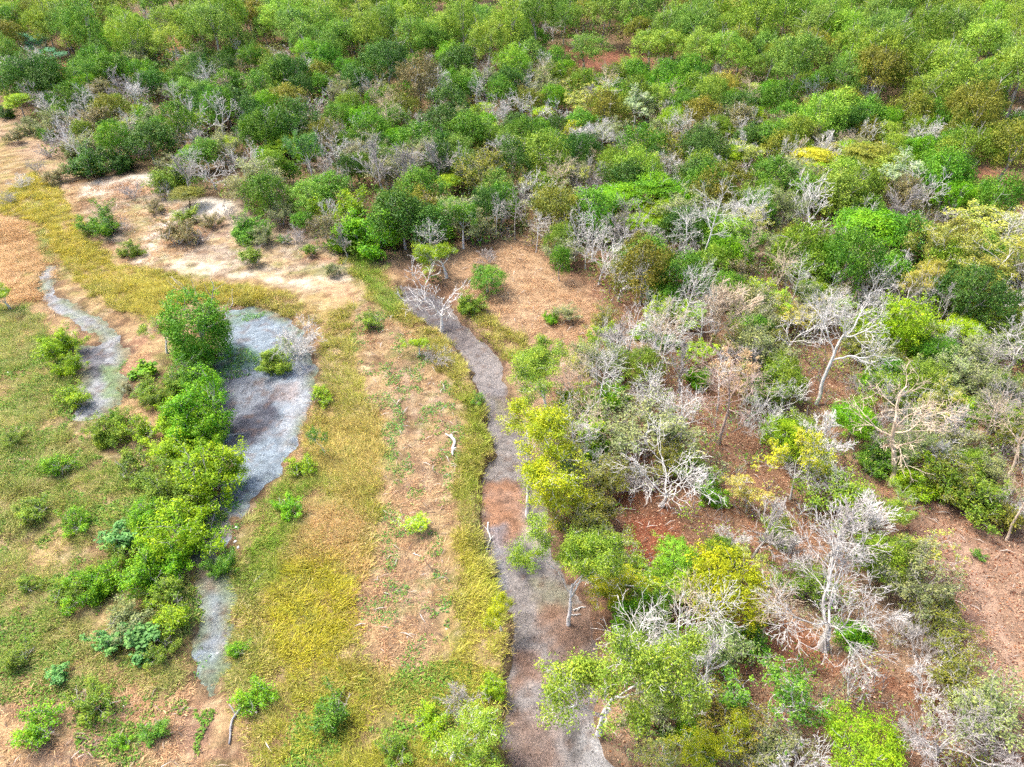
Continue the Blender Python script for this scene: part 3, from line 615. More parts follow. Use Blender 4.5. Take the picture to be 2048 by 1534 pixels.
def tree(kind, x, y, D, h, leafc, barkc, label, group=None, rot=None, var=None, jit=.08, sh=.9):
    if kind == 'bare_broad' and y > 56: kind = 'bare_far'
    if kind == 'airy' and y < 52 and D > 4.5: kind = 'airy_near'
    ts = TPL[kind]; NTPL[kind] = NTPL.get(kind, -1)+1
    t = ts[(NTPL[kind] if var is None else var) % len(ts)]; K = KIND[kind]
    e = bpy.data.objects.new(K[2], None); e.empty_display_size = .3; link(e)
    a = RS.uniform(0, 6.283) if rot is None else rot
    s = D/t.w; e.scale = (s, s, h/t.h); e.rotation_euler = (0, 0, a)
    cx, cy = t.c*s; e.location = (x-(cx*math.cos(a)-cy*math.sin(a))*sh, y-(cx*math.sin(a)+cy*math.cos(a))*sh, float(gz(x, y)[0])-.04)
    tag(e, label, K[3], group or K[4])
    lc = np.clip(np.array(leafc)*(1+RS.uniform(-jit, jit))*(1+RS.uniform(-jit, jit, 3)*.6), 0, 1)
    for nm, me, mt in t.parts:
        o = bpy.data.objects.new(nm, me); link(o, e); o.color = (*(barkc if mt == 'bark' else lc), 1)
    PLACED.append((x, y, D)); return e
def leafc(r, g, b, k=1.0): return lin((r, g, b), k)
LC = {'mustard': leafc(170,172,34), 'vivid': leafc(118,170,36), 'bright': leafc(138,186,58), 'yg': leafc(146,178,40), 'olive': leafc(132,136,52), 'dark': leafc(80,118,46), 'gg': leafc(142,152,96),
      'blue': leafc(104,156,80), 'euc': leafc(146,176,66), 'euc2': leafc(124,160,66), 'yellow': leafc(190,192,56), 'gold': leafc(172,176,84), 'orange': leafc(176,170,76),
      'pale': leafc(176,200,146), 'brown': leafc(136,130,82), 'green': leafc(102,148,46), 'airy': leafc(176,186,46), 'airyg': leafc(142,170,60), 'moss': leafc(124,152,50), 'red': leafc(190,160,122), 'teal': leafc(120,180,140)}
BC = {'h': lin((226,222,216), .8), 'w': lin((240,237,232), .9), 'g': lin((208,202,197), .8), 'c': lin((232,212,186), .88), 'b': lin((140,112,92), .7), 'p': lin((205,180,166), .8), 'd': lin((110,96,86), .7)}
DEFB = {'airy_near': 'w', 'bare_far': 'w', 'bare_great': 'w', 'bare_lean': 'w', 'bare_broad': 'w', 'bare_tall': 'w', 'bare_vase': 'g', 'bare_shrub': 'g', 'scrub': 'g', 'airy': 'w', 'sparse': 'w'}
def C(kind, cx, cy, w, col, label, h=None, bark=None, **kw):       # by crown centre and crown width
    K = KIND[kind]; z = 3.0
    for _ in range(6):
        p = at(cx, cy, z); D = w*depth_of(p)/FPX; hh = D*(h or K[0]); z = hh*K[1]
    if kind[:4] == 'bare': CLEAR.append((p[0], p[1]-.5*hh, 1.5*D))
    return tree(kind, p[0], p[1], D, hh, LC.get(col, LC['green']), BC[bark or DEFB.get(kind, 'g')], label, **kw)
def B(kind, bx, by, ty, w, col, label, bark=None, **kw):           # by foot of the trunk, top and width
    p = at(bx, by, 0); d = ray(bx, ty); D = 4.0; q_ = .2 if kind in ('bare_tall', 'bare_vase', 'euc') else .34
    for _ in range(6):                                             # the top one sees is the far side of the crown
        z = max(CAM_H+d[2]*(p[1]+q_*D)/d[1], .5); D = w*depth_of(np.array((p[0], p[1], z*.6)))/FPX
    CLEAR.extend([(p[0], p[1]-.4*z, 1.5*D), (p[0], p[1]-.85*z, 1.3*D), (p[0], p[1]-1.3*z, .9*D)])     # open ground in front, the trunk is seen
    kw.setdefault('sh', 0.0)
    return tree(kind, p[0], p[1], D, max(z, .5), LC.get(col, LC['green']), BC[bark or DEFB.get(kind, 'g')], label, **kw)
# ------------------------------------------------------------------ trees and shrubs one can point to in the photograph
# --- upper left
B('bare_broad',565,128,82,72,'', 'stark white dead tree with crooked limbs above the far canopy', var=0)
C('scrub',301,108,78,'gg','grey-green domed tree with pale limbs showing below its crown, upper left', h=.9)
C('bare_broad',472,62,52,'','bare grey tree among green crowns left of the stark white dead tree', bark='g')
B('bare_broad',186,262,195,70,'','bare white tree with upright forked trunk in the upper left woodland')
C('bare_broad',68,185,80,'','wide bare grey tree at the left end of the woodland edge', bark='g')
C('bare_broad',8,150,64,'','bare grey tree cut by the left edge of the picture', bark='g')
C('bare_shrub',246,178,92,'','broad mound of bare grey twigs in the upper left woodland')
C('bare_broad',328,178,44,'','small bare tree below the grey-green domed tree', bark='g')
C('bare_broad',440,222,95,'','sprawling bare white tree with tangled limbs, upper left middle')
C('bare_broad',632,208,56,'','bare white tree between two olive green crowns, upper left middle')
B('bare_broad',432,378,292,98,'','broad bare white tree standing at the edge of the sand flat', var=2)
C('bare_vase',413,283,60,'','fine-twigged bare tree behind the broad bare tree at the sand edge', h=1.0)
C('bare_shrub',284,292,66,'','low bare grey shrub behind the dark shrubs at the sand edge')
C('dense',300,160,48,'vivid','small bright green tree left of the sprawling bare tree')
C('layered',225,264,48,'yg','yellow-green tiered tree left of centre in the upper left scrub')
C('layered',458,290,46,'yg','flat yellow-green treetop just above the broad bare tree by the sand')
C('layered',547,303,50,'yg','rounded yellow-olive tree with tiered crown near the sand flat')
C('dense',543,268,46,'bright','light green tree right behind the yellow-olive tiered tree')
C('layered',578,243,40,'yg','small flat yellowish treetop right of the light green tree')
C('dense',533,210,66,'vivid','vivid green tree in the dark wood above the sand flat')
C('dense',680,232,62,'green','dense olive green tree left of the row of bare trees')
B('airy',627,362,252,62,'blue','slim blue-green tree with pale stem beside the sandy clearing')
C('dense',68,147,95,'dark','dark green spreading tree at the upper left')
C('dense',190,122,66,'green','green rounded tree above the upper left scrub')
C('shrub',171,320,78,'dark','dark green shrub at the sand edge nearest the left border')
C('shrub',239,320,66,'dark','dark green shrub right of its darker twin at the sand edge')
C('shrub',345,350,80,'moss','mixed green shrub overhanging the top of the sand flat')
C('bare_shrub',330,375,46,'','pale bare bush in front of the mixed green shrub', bark='w')
B('layered',380,414,368,60,'olive','small flat-topped tree with dark stem on the pale sand', bark='d')
C('scrub',520,350,98,'gg','large grey-green scrub dome behind the sand flat')
C('shrub',198,438,76,'green','lone round green shrub on the sand nearest the yellow grass')
C('bare_shrub',228,446,44,'','grey bare twigs on the right flank of the lone sand shrub')
C('shrub',257,493,44,'moss','small low green shrub at the lower edge of the sand')
C('weed',355,462,66,'brown','brownish green low bush in the middle of the sand flat')
C('shrub',492,455,70,'green','green shrub on the right part of the sand flat')
C('scrub',522,466,52,'gg','greyish scrub clump joined to the green shrub on the sand')
C('weed',567,478,28,'green','tiny green shrub on grey sand right of the clump')
C('weed',502,512,56,'moss','small green weed patch on the lower sand flat')
C('weed',372,428,48,'moss','low green bush between the two sandy lanes')
C('weed',420,437,46,'brown','dry little bush beside the sandy lane')
C('weed',665,540,40,'gg','grey-green tuft where sand meets the brown grass')
C('shrub',62,248,50,'gg','grey-green shrub by the path at the upper left margin')
C('bare_shrub',120,278,48,'','bare grey shrub at the bend of the upper left path')
C('bare_shrub',42,362,40,'','pale bare shrub standing in the yellow grass at far left', bark='w')
C('shrub',12,222,36,'dark','flat dark shrub at the left border above the grass')
B('dense',588,368,318,34,'green','upright dark green bush at the top of the sandy clearing')
C('dense',605,440,44,'green','small slender green tree left of the vivid thicket')
C('shrub',690,415,104,'yg','bright yellow-green bush forming the left half of the vivid thicket')
C('shrub',738,462,124,'vivid','vivid broad-leaved shrub at the foot of the thicket')
C('dense',782,425,86,'moss','olive green bush on the right of the vivid thicket')
C('shrub',690,478,66,'vivid','low lime bush at the left corner of the vivid thicket')
C('airy',66,82,48,'teal','pale blue-green feathery tree, leftmost of three in the upper left')
C('airy',205,92,44,'teal','pale blue-green feathery tree, rightmost of three in the upper left')
C('airy',95,115,48,'teal','pale blue-green low tree between two feathery ones')
C('dense',20,50,78,'green','dark green tree in the top left corner')
# --- upper middle
C('dense',1029,130,84,'bright','bright light green domed tree standing out in the far woodland')
C('forest',841,158,100,'brown','brownish green domed tree with pale trunks beneath, upper middle')
C('dense',769,122,95,'dark','dark green dense tree left of the brownish dome')
C('dense',899,115,66,'vivid','vivid green tree right above the brownish dome')
B('dense',1105,228,165,56,'vivid','tall narrow bright green tree below the light green dome')
C('scrub',1080,168,70,'gg','grey-green dome left of the tall narrow bright tree')
C('dense',1042,192,44,'gold','small olive-yellow dome among bare treetops')
B('sparse',1135,292,228,68,'yellow','orange-yellow thin-leaved tree in the upper middle woodland')
C('bare_broad',1056,212,82,'','bare white tree below the small olive-yellow dome')
C('bare_broad',1016,203,60,'','bare white tree with reaching limbs left of its wider twin')
C('bare_broad',926,226,46,'','small bare white crown in dark green wood, upper middle')
C('bare_broad',820,234,60,'','bare white flat-topped tree, middle of three left of centre')
C('bare_broad',750,232,46,'','small bare tree, rightmost neighbour of the leftmost bare one')
C('bare_broad',711,248,60,'','bare grey tree at the left end of the upper bare row')
B('bare_vase',770,398,275,84,'','grey fan-shaped bare tree, leftmost of the fan trio')
B('bare_vase',817,402,278,60,'','grey fan-shaped bare tree in the middle of the trio')
B('bare_vase',882,385,283,64,'','grey fan-shaped bare tree, right one of the trio')
B('bare_broad',938,388,285,46,'','slim bare white tree right of the fan trio', var=3)
B('bare_tall',1003,336,262,48,'','slender white bare tree with bent stem left of the yellow tree')
C('scrub',975,342,100,'olive','dark grey-green dome right of the fan-shaped bare trees', h=.95)
C('bare_broad',1083,318,52,'','bare white crooked tree beside the dark grey-green dome')
C('bare_broad',1258,318,56,'','bare white crown in front of green tree, upper centre right')
C('bare_shrub',1190,352,92,'','fine grey bare dome above the vivid green tree', h=.85)
B('bare_tall',1052,436,352,40,'','thin crooked bare sapling with long white stem', var=1)
C('scrub',1120,402,100,'gg','grey-green dome left of the vivid green spreading tree')
B('bare_tall',992,478,382,36,'','thin bare white sapling right of the sparse green tree')
B('bare_tall',1072,506,415,48,'','bare sapling with forked stem at the top of the straw clearing', var=2)
B('airy',927,497,390,74,'green','sparse green tree on pale stems above the creek head')
C('shrub',885,455,58,'vivid','bright green low shrub left of the sparse green tree')
C('layered',1232,402,88,'vivid','vivid green spreading tree, leftmost of three side by side')
C('layered',1310,388,98,'vivid','vivid green spreading tree, largest and middle of three side by side')
C('layered',1366,402,76,'vivid','vivid green spreading tree touching the tallest white trunk')
B('dense',1118,562,485,38,'green','little dark green tree with slender stem in the straw clearing')
C('scrub',1227,265,80,'gg','dark grey-green dome right of the yellow tree')
C('scrub',1350,298,92,'olive','grey-olive dome right of the bare white crown')
C('dense',1258,143,60,'euc','light green small tree at the red earth gap in the forest')
B('bare_broad',1266,150,102,42,'','pale bare tree in the red earth gap', bark='p')
B('bare_broad',1215,168,118,42,'','pinkish bare sapling at the left of the red earth gap', bark='p')
B('euc',1298,152,58,82,'euc','woodland tree with white trunk beside the red earth gap')
B('euc',1168,148,62,88,'euc2','woodland tree over the left end of the red earth gap')
B('euc',1335,142,55,80,'euc','woodland tree with leaning pale stems right of the red gap')
B('sparse',1268,258,170,76,'pale','pale thin-crowned tree standing over dark green wood', bark='w')
B('sparse',1158,240,170,66,'gold','pale yellowish thin tree left of the pale thin-crowned one', bark='w')
C('dense',1340,246,66,'yg','yellow-green leafy tree right of the pale thin-crowned one')
C('sparse',1288,268,42,'yellow','small yellow tree below the pale thin-crowned one')
C('dense',1363,140,56,'dark','dark green tree at the right end of the red gap')
C('dense',1367,212,62,'green','green tree below the dark one, upper centre right')
C('airy',862,508,80,'yg','yellow-green loose tree behind the white bare tree on the creek')
C('dense',1076,262,56,'vivid','vivid green tree right below the bare white pair')
C('bare_shrub',1255,455,98,'','large bare thicket of arching grey sticks below the vivid tree', h=.9)
C('bare_shrub',1305,480,78,'','bare grey thicket against the tall white trunk', h=.9)
# --- upper right
C('dense',1468,22,78,'gold','yellow-green dome near the top edge right of centre')
C('dense',1447,172,62,'orange','golden-orange domed tree in the upper right woodland')
C('dense',1693,48,62,'bright','bright light green tree near the top edge at right')
B('bare_tall',1727,232,148,50,'','tall bare white tree with forked stem in the far right woodland')
C('layered',1590,262,62,'yg','dense yellow-green tree with shelf-like crown, right')
C('layered',1622,322,80,'yellow','brightest yellow tree on the right')
C('layered',1675,335,60,'yg','yellow-green tree touching the right side of the brightest yellow one')
C('layered',1735,320,96,'olive','dark olive tiered tree right of the yellow ones')
C('forest',1680,215,90,'euc','pale green domed tree left of the tall bare white tree')
C('scrub',1475,240,86,'brown','brown-grey dome with white limbs showing through', bark='w')
C('dense',1465,203,50,'green','green tree just above the brown-grey dome')
C('sparse',1806,340,104,'pale','whitish flowering tree left of the bare white tree', h=.95)
C('dense',1908,352,60,'pale','pale blossoming small tree right of the bare white tree')
B('bare_broad',1835,428,318,84,'','bare white many-stemmed tree between two blossoming ones')
B('bare_broad',1612,468,345,142,'','broad bare white tree with twin trunks, centre of the right half', var=4)
B('bare_tall',1400,545,355,90,'','tallest bare white tree with long straight trunk and fishbone limbs', var=0)
C('bare_broad',1485,338,52,'','bare white tree left of the twin-trunked broad one')
C('layered',1738,465,122,'vivid','vivid dense green tree with flat crown on the right')
C('bare_broad',1796,432,84,'','tangled bare grey tree beside the vivid flat crown', bark='g')
C('airy',1870,480,138,'gold','golden-olive wide tree, nearest of the large golden group')
C('sparse',1962,438,140,'gold','golden-olive tree at the back of the large golden group', h=.8)
C('airy',1992,520,150,'gold','golden-olive tree by the right border in the golden group')
C('airy',1850,560,110,'orange','orange-tinged tree below the golden group')
C('airy',2035,455,90,'gold','pale golden treetop cut by the right border')
C('bare_shrub',1676,482,68,'','pale bare dome left of the vivid flat-crowned tree', h=1.0)
C('dense',1580,475,64,'olive','olive green tree under the twin-trunked bare tree')
B('euc',1905,375,250,110,'moss','woodland tree with leaning pale trunk above the blossoming trees')
B('euc',1985,380,235,120,'olive','tall olive woodland tree beside the dirt track')
C('euc',1960,200,112,'olive','olive-brown woodland tree by the right border')
C('euc',1758,132,104,'olive','olive domed woodland tree behind the tall bare white one')
B('bare_tall',1493,522,420,52,'','slender bare tree right of the tallest white trunk', bark='c')
B('bare_tall',1668,190,135,22,'','leaning bare pole of a tree in the far right woodland')
# --- middle left
C('vine',386,648,116,'green','tall vine-draped tree at the head of the dry pond', h=1.35)
C('airy',330,655,80,'airyg','grey-green loose tree leaning on the vine-draped tree')
C('dense',428,655,60,'green','deep green crown on the pond side of the vine-draped tree', h=1.3)
B('airy',20,616,552,52,'yg','small yellowish tree with dark foot at the left border')
C('shrub',117,680,74,'yg','round yellow-green shrub above its twin beside the narrow channel')
C('shrub',139,722,58,'yg','lower of the twin yellow-green shrubs beside the narrow channel')
C('bigleaf',287,738,42,'vivid','small vivid green shrub alone on brown soil left of the thicket')
C('shrub',383,748,86,'green','dense shrub below the vine-draped tree')
C('weed',292,776,52,'moss','dull green open bush left of the pond thicket')
C('shrub',318,796,46,'moss','small bush tucked against the pond thicket')
C('shrub',380,815,134,'vivid','big vivid bush in the middle of the pond thicket', h=.85)
C('shrub',212,860,80,'moss','soft green shrub on the left bank below the channel')
C('weed',283,857,70,'yg','yellow-green shrub right of the soft green one')
C('shrub',225,830,34,'green','small dark shrub on top of the soft green one')
C('shrub',420,932,138,'yg','big round yellow-green bush hanging over the pond', h=.85)
C('shrub',350,885,80,'yg','yellow-green bush linking the two big pond bushes')
C('weed',267,925,76,'moss','open olive shrub left of the big round bush')
C('shrub',545,712,74,'airyg','green leaning crown reaching over the dry pond')
C('bare_shrub',600,676,84,'','silvery twig mass on top of the leaning crown over the pond', bark='w', h=.9)
B('bare_broad',606,735,628,104,'','bleached bare limbs of the leaning tree above the pond', var=2)
B('sparse',648,905,838,48,'green','little green tree with pale stems in the grass right of the pond')
C('weed',147,790,60,'yg','yellow-green weed clump on the bank of the narrow channel')
# --- centre
B('bare_broad',882,655,512,138,'','lone stark white bare tree standing on the creek bank', var=3)
B('dense',975,584,524,74,'green','dense green little tree right of the white creek tree')
C('bare_shrub',977,512,40,'','grey bare bush behind the dense green little tree')
C('shrub',936,606,54,'moss','green shrub on the right bank of the upper creek')
C('airy',834,688,52,'yg','thin yellow-green bush on the left creek bank', h=.7)
C('bare_shrub',875,712,60,'','dry bare bush beside the thin yellow-green one')
C('airy',1080,735,190,'airyg','airy green paperbark on the right creek bank, upper of the row', var=0)
C('airy',1082,890,225,'airy','spreading yellow-green paperbark with long white limbs over the creek', var=1)
C('airy',1128,990,120,'airy','lower yellow-green bush beneath the spreading paperbark', h=.8)
C('shrub',1104,635,34,'vivid','small lime bush above the airy paperbark')
C('scrub',1135,626,46,'gg','small grey-green shrub right of the lime bush')
C('scrub',1206,637,66,'olive','olive twiggy shrub in the straw clearing')
B('bare_broad',1236,604,496,84,'','white bare tree at the right side of the straw clearing', var=0)
B('bare_tall',1358,690,508,70,'','tall bare white tree below the arching thicket', var=3)
B('bare_tall',1228,768,655,60,'','bare white tree with dark foot at the edge of the scrub')
C('bare_shrub',1295,782,66,'','compact white bare bush on dark green scrub', h=1.0, bark='w')
B('bare_vase',1358,784,680,70,'','pale fan-topped bare tree right of the dark-footed one')
C('scrub',1288,848,198,'gg','very large grey-green scrub dome behind the paperbarks', h=.6)
C('bare_broad',1352,950,210,'','huge sprawling bare tree with tangled white limbs', h=.7, var=2)
B('bare_broad',1372,838,765,56,'','bare white sapling above the huge sprawling bare tree')
C('shrub',1227,792,66,'vivid','vivid shrub at the foot of the large grey-green dome')
C('dense',1288,735,82,'moss','yellow-green leafy tree above the compact white bare bush')
C('weed',957,797,30,'green','tiny green plant on the left creek bank')
# --- middle right
C('dense',1943,592,146,'dark','dark blue-green dense tree, largest dark crown on the right', h=1.0)
C('vine',1806,655,98,'yg','yellow-green vine-covered column left of the dark tree', h=1.5)
B('bare_lean',1632,808,545,170,'','great bare white tree with long trunk leaning right', rot=0, var=0)
B('bare_tall',1438,888,706,150,'','tall bare tree with straight trunk beside rust-tinged twigs', bark='p', var=1)
C('sparse',1480,740,120,'red','thin rust-tinged tree behind the tall straight bare one', h=.9, bark='p')
B('bare_lean',1782,968,762,185,'','wide cream bare tree with tangled twisted crown', rot=.2, var=1, bark='c')
B('bare_tall',1955,908,778,76,'','slender crooked bare tree right of the cream tangled one', bark='c', var=2)
C('bare_broad',2040,668,140,'','big bare white tree cut by the right border')
B('bare_broad',1574,705,575,118,'','white candelabra-shaped bare tree in the right scrub', var=3)
B('bare_lean',1640,690,555,86,'','bare tree leaning over behind the candelabra one', rot=.6)
B('bare_vase',1422,695,545,96,'','bare yellowish fan-shaped tree right of the tall white one', bark='c')
C('sparse',1396,698,66,'yg','yellow-green sapling with thin leaves right of the pale fan tree')
C('scrub',1519,691,116,'gg','dull grey-green dome above the rust-tinged tree')
C('dense',1710,842,86,'vivid','vivid green tree at the foot of the great leaning tree')
C('dense',1574,869,90,'yg','yellow-green tree behind the yellow-leaved one')
B('sparse',1580,998,848,138,'yellow','yellow-leaved tree with forked white stem')
B('bare_broad',1632,988,892,86,'','crooked bare tree in front of the yellow-leaved one')
C('shrub',1755,912,76,'green','green shrub left of the foot of the cream tangled tree')
C('shrub',1833,955,96,'yg','yellow-green shrub right of the foot of the cream tangled tree')
C('shrub',1958,985,126,'moss','dense green shrub beside the brown litter track', h=.8)
B('bare_lean',2014,952,808,90,'','bare tree bending over at the right border', rot=-.3, bark='c')
B('bare_broad',1522,885,782,86,'','bare white zigzag tree right of the tall straight one', var=4)
C('layered',1922,664,84,'yg','flat yellow treetop under the dark blue-green tree')
C('scrub',1946,708,106,'gg','grey-green scrub below the flat yellow treetop')
C('sparse',1491,980,88,'orange','orange-yellow thin bush left of the yellow-leaved tree')
C('shrub',1423,985,66,'vivid','green shrub beneath the huge sprawling bare tree')
C('airy',1800,1010,90,'airyg','soft green bush above the big bare tree at lower right')
# --- lower left
C('shrub',345,1058,130,'yg','yellow-green front of the big lower left thicket', h=.85)
C('shrub',288,1130,98,'vivid','bright green lower part of the big lower left thicket')
C('bigleaf',243,1078,66,'blue','blue-green broad-leaved shrub on the left of the big thicket')
C('shrub',188,1165,92,'vivid','rounded green shrub at the left foot of the big thicket')
C('shrub',325,990,96,'moss','green shrub joining the round bush to the big thicket')
C('shrub',444,1122,64,'green','green shrub alone between pond arm and grass')
C('bigleaf',222,1282,60,'blue','blue-green broad-leaved shrub in dry grass, lower left')
C('bigleaf',284,1278,66,'blue','blue-green shrub right of its broad-leaved twin')
C('weed',349,1235,78,'yg','yellow-green rambling shrub by the lower pond arm')
C('bigleaf',116,1352,42,'blue','small blue-green shrub alone in brown grass, lower left')
C('weed',72,1455,82,'vivid','bright green weedy shrub near the bottom left corner')
C('weed',178,1402,92,'moss','wide low green weed clump near the bottom left')
C('weed',55,1168,46,'moss','small olive bush near the left border')
C('weed',311,1462,52,'green','small green bush in brown grass near the bottom')
C('weed',243,1482,40,'vivid','leafy green weed near the bottom edge at left')
C('weed',663,1431,84,'green','green broad-leaved sapling in yellow grass near the bottom', h=.7)
C('weed',505,1395,70,'vivid','bright herb patch at the grass edge beside the grey stick')
# --- lower middle
C('airy',1165,1105,212,'airyg','green paperbark with white split trunk on the lower creek bank', var=0, h=1.3)
C('airy',1225,1165,110,'airy','yellow-green side crown of the lower creek paperbark', h=.9)
C('airy',1265,1370,290,'airyg','largest paperbark in front with thick grey trunk at the bottom', var=1, h=1.35)
B('airy',1003,1262,1178,70,'airy','small leaning tree with white stem on the left creek bank')
C('bare_shrub',919,1395,80,'','pale grey twiggy bush in the yellow grass near the creek')
C('shrub',984,1376,52,'yg','small green-yellow bush on the creek bank near the bottom')
C('airy',950,1482,138,'airyg','leafy green tree at the bottom edge beside the creek', h=.8)
C('sparse',834,1045,56,'yg','thin yellow-green sapling on the bare brown strip', h=.7)
C('rosette',1330,1470,60,'dark','spiky green rosette plant behind the thick grey trunk')
# --- lower right
C('dense',1452,1172,166,'mustard','round yellow-olive bush, largest dense crown at lower right', h=.85)
C('dense',1360,1120,104,'bright','bright green broad-leaved bush left of the round yellow-olive one', h=.9)
B('bare_great',1646,1296,1030,340,'','largest bare white tree with wide spreading crown, lower right', rot=0.0, bark='h')
C('sparse',1560,1385,216,'green','half-bare green tree with crooked white limbs near the bottom right', h=.75)
B('bare_broad',1690,1415,1300,98,'','bare forked tree right of the half-bare green one')
C('bare_shrub',1852,1292,98,'','toppled twiggy bare bush right of the largest bare tree')
C('bare_great',1895,1470,236,'','broad bare tree in the bottom right corner', h=.75, rot=2.0, bark='g')
C('dense',1730,1500,156,'yg','yellow-olive bush at the bottom edge, right', h=.75)
C('scrub',1910,1340,138,'olive','thin olive shrub beside the litter track, lower of two', h=.6)
C('scrub',1885,1235,120,'olive','thin olive shrub beside the litter track, upper of two', h=.6)
C('shrub',1710,1262,68,'vivid','vivid shrub in the shade of the largest bare tree')
C('airy',1425,1490,140,'airy','olive paperbark with bleached antler limbs at the bottom')
C('weed',1960,1107,28,'green','tiny green sapling alone on the litter track')
B('bare_lean',2012,1080,905,110,'','leaning bare trunk at the right border above the litter track', rot=.4, bark='c')
C('weed',2015,1035,80,'olive','leafy bush around the leaning trunk at the right border')
B('bare_vase',1507,1115,1000,90,'','bare twiggy tree behind the round yellow-olive bush')
B('bare_vase',1655,1120,960,140,'','grey bare thicket tree behind the largest bare one', var=1)
C('weed',1485,1275,86,'green','thin green shrub with bare sticks in front of the round bush')
C('scrub',1690,1000,150,'moss','soft green scrub between the yellow-leaved tree and the largest bare tree', h=.6)
C('shrub',1335,1120,50,'vivid','small bright shrub on red-brown leaf floor')
# --- more of the thickets on the left
for kd, x, y, w, c, l in [('shrub',400,700,70,'vivid','green skirt at the foot of the vine-draped tree'),('shrub',405,782,72,'vivid','bush at the pond edge above the big vivid bush'),('shrub',352,770,60,'moss','olive bush left of the pond edge bushes'),
  ('shrub',345,832,76,'yg','yellow-green left flank of the big vivid bush'),('shrub',400,868,84,'vivid','bush between the vivid and the round pond bushes'),('shrub',375,940,84,'moss','left flank of the big round pond bush'),
  ('shrub',372,1010,64,'moss','bush under the big round pond bush at the pond edge'),('shrub',290,1035,76,'vivid','top of the big lower left thicket'),('shrub',340,1110,80,'vivid','pond side foot of the big lower left thicket'),
  ('weed',235,1120,70,'moss','loose bush on the left flank of the big lower left thicket'),('weed',330,1180,76,'moss','weedy skirt below the big lower left thicket'),('weed',255,1240,80,'gg','grey-green grassy bush above the blue-green twins'),
  ('weed',320,1300,64,'moss','weedy bush right of the blue-green twins'),('weed',290,960,56,'moss','weedy clump left of the green joining shrub'),('weed',135,1180,60,'moss','low weeds left of the rounded green shrub'),
  ('weed',255,775,36,'brown','dry brown bush left of the dull open bush'),('weed',470,1300,40,'vivid','green tuft on the right edge of the lower pond arm'),('weed',600,930,50,'yg','green tuft at the right shore of the pond'),
  ('weed',575,1010,60,'vivid','bright weed clump at the lower right shore of the pond'),('weed',640,790,46,'yg','yellow-green tuft at the right tip of the pond'),('weed',740,640,44,'moss','green tuft at the top of the bare strip'),
  ('weed',25,870,46,'moss','small green bush low at the left border'),('weed',110,930,60,'vivid','green weed patch on the left ground'),('weed',60,1020,60,'moss','olive weed patch near the left border'),
  ('weed',150,1040,64,'vivid','bright weed patch left of the blue-green broad-leaved shrub'),('weed',30,1320,60,'moss','grassy bush at the left border low down'),('weed',860,1440,60,'yg','yellow-green weed clump near the bottom centre'),
  ('weed',790,1500,70,'moss','olive weed clump at the bottom edge centre')]:
    C(kd, x, y, w, c, l)
# --- scrub along the upper left path
for kd, x, y, w, c, l in [('weed',28,272,40,'brown','brown tuft on the upper left path nearest the border'),('bare_shrub',92,300,40,'','small bare shrub in the middle of the upper left path'),('shrub',142,298,44,'gg','grey-green shrub where the upper left path meets the wood'),
  ('scrub',176,286,56,'gg','grey-green scrub above the darkest sand-edge shrub'),('scrub',104,236,60,'gg','grey-green scrub over the upper left path'),('bare_broad',148,250,50,'','bare pale tree over the upper left path'),('bare_shrub',212,296,44,'','bare bush between the two dark sand-edge shrubs'),
  ('bare_shrub',70,330,36,'','bare grey bush where path and yellow grass meet'),('weed',110,352,44,'brown','dry brown bush at the left end of the sand'),('bare_shrub',260,380,44,'','dry bare bush on the upper sand'),('weed',310,410,40,'brown','dry bush in the middle of the upper sand'),
  ('bare_shrub',395,470,40,'','bare grey twigs beside the brownish sand bush'),('bare_shrub',455,420,44,'','bare bush at the top of the sandy lane'),('scrub',560,420,64,'gg','grey-green scrub above the right part of the sand'),('bare_shrub',590,470,50,'','bare bush right of the green sand shrub'),
  ('weed',620,500,36,'moss','little green bush near the right end of the sand'),('bare_shrub',15,395,34,'','bare pale bush in yellow grass at the left border'),('shrub',95,268,34,'green','little green shrub beside the upper left path')]:
    C(kd, x, y, w, c, l)
# ------------------------------------------------------------------ the rest of the woodland
OPEN = [gpoly(p) for p in (
 [(-2500,262),(-200,250),(0,228),(60,250),(115,330),(150,368),(300,352),(330,398),(470,408),(560,475),(640,505),(690,530),(800,525),(870,575),(945,500),(1060,497),(1140,565),(1195,610),(1190,690),(1110,770),(1070,850),(1100,960),(1110,1100),(1190,1200),(1240,1534),(1260,1800),(-3500,1800)],
 [(1850,1005),(1950,1050),(2100,1090),(2500,1500),(2100,1700),(2000,1480),(1930,1330),(1880,1200),(1810,1090)],
 [(1130,105),(1300,112),(1310,152),(1190,165),(1130,150)], [(1930,328),(2010,335),(2150,400),(2400,560),(2100,560),(1985,440),(1935,400)],
 [(320,80),(365,80),(345,120),(322,112)], [(40,128),(145,125),(160,160),(50,150)],
 [(1240,1020),(1330,1020),(1350,1080),(1290,1120),(1240,1090)])]
def is_open(x, y, pad=0):
    x, y = np.atleast_1d(x).astype(float), np.atleast_1d(y).astype(float); o = np.zeros(x.shape, bool)
    for P in OPEN: o |= sdist(P, x, y) > -pad
    return o
def pick(rs, table):
    w = np.array([t[0] for t in table], float); return table[rs.choice(len(table), p=w/w.sum())][1:]
FAR = [(30,'euc','euc',(6.2,9.8)),(24,'euc','euc2',(6,9.6)),(9,'euc','moss',(6,9)),(8,'euc','olive',(5.6,8.4)),(8,'forest','euc2',(4.6,7)),(5,'forest','green',(4.4,6.6)),(7,'bare_broad','',(4,6)),(3,'euc','bright',(5,7))]
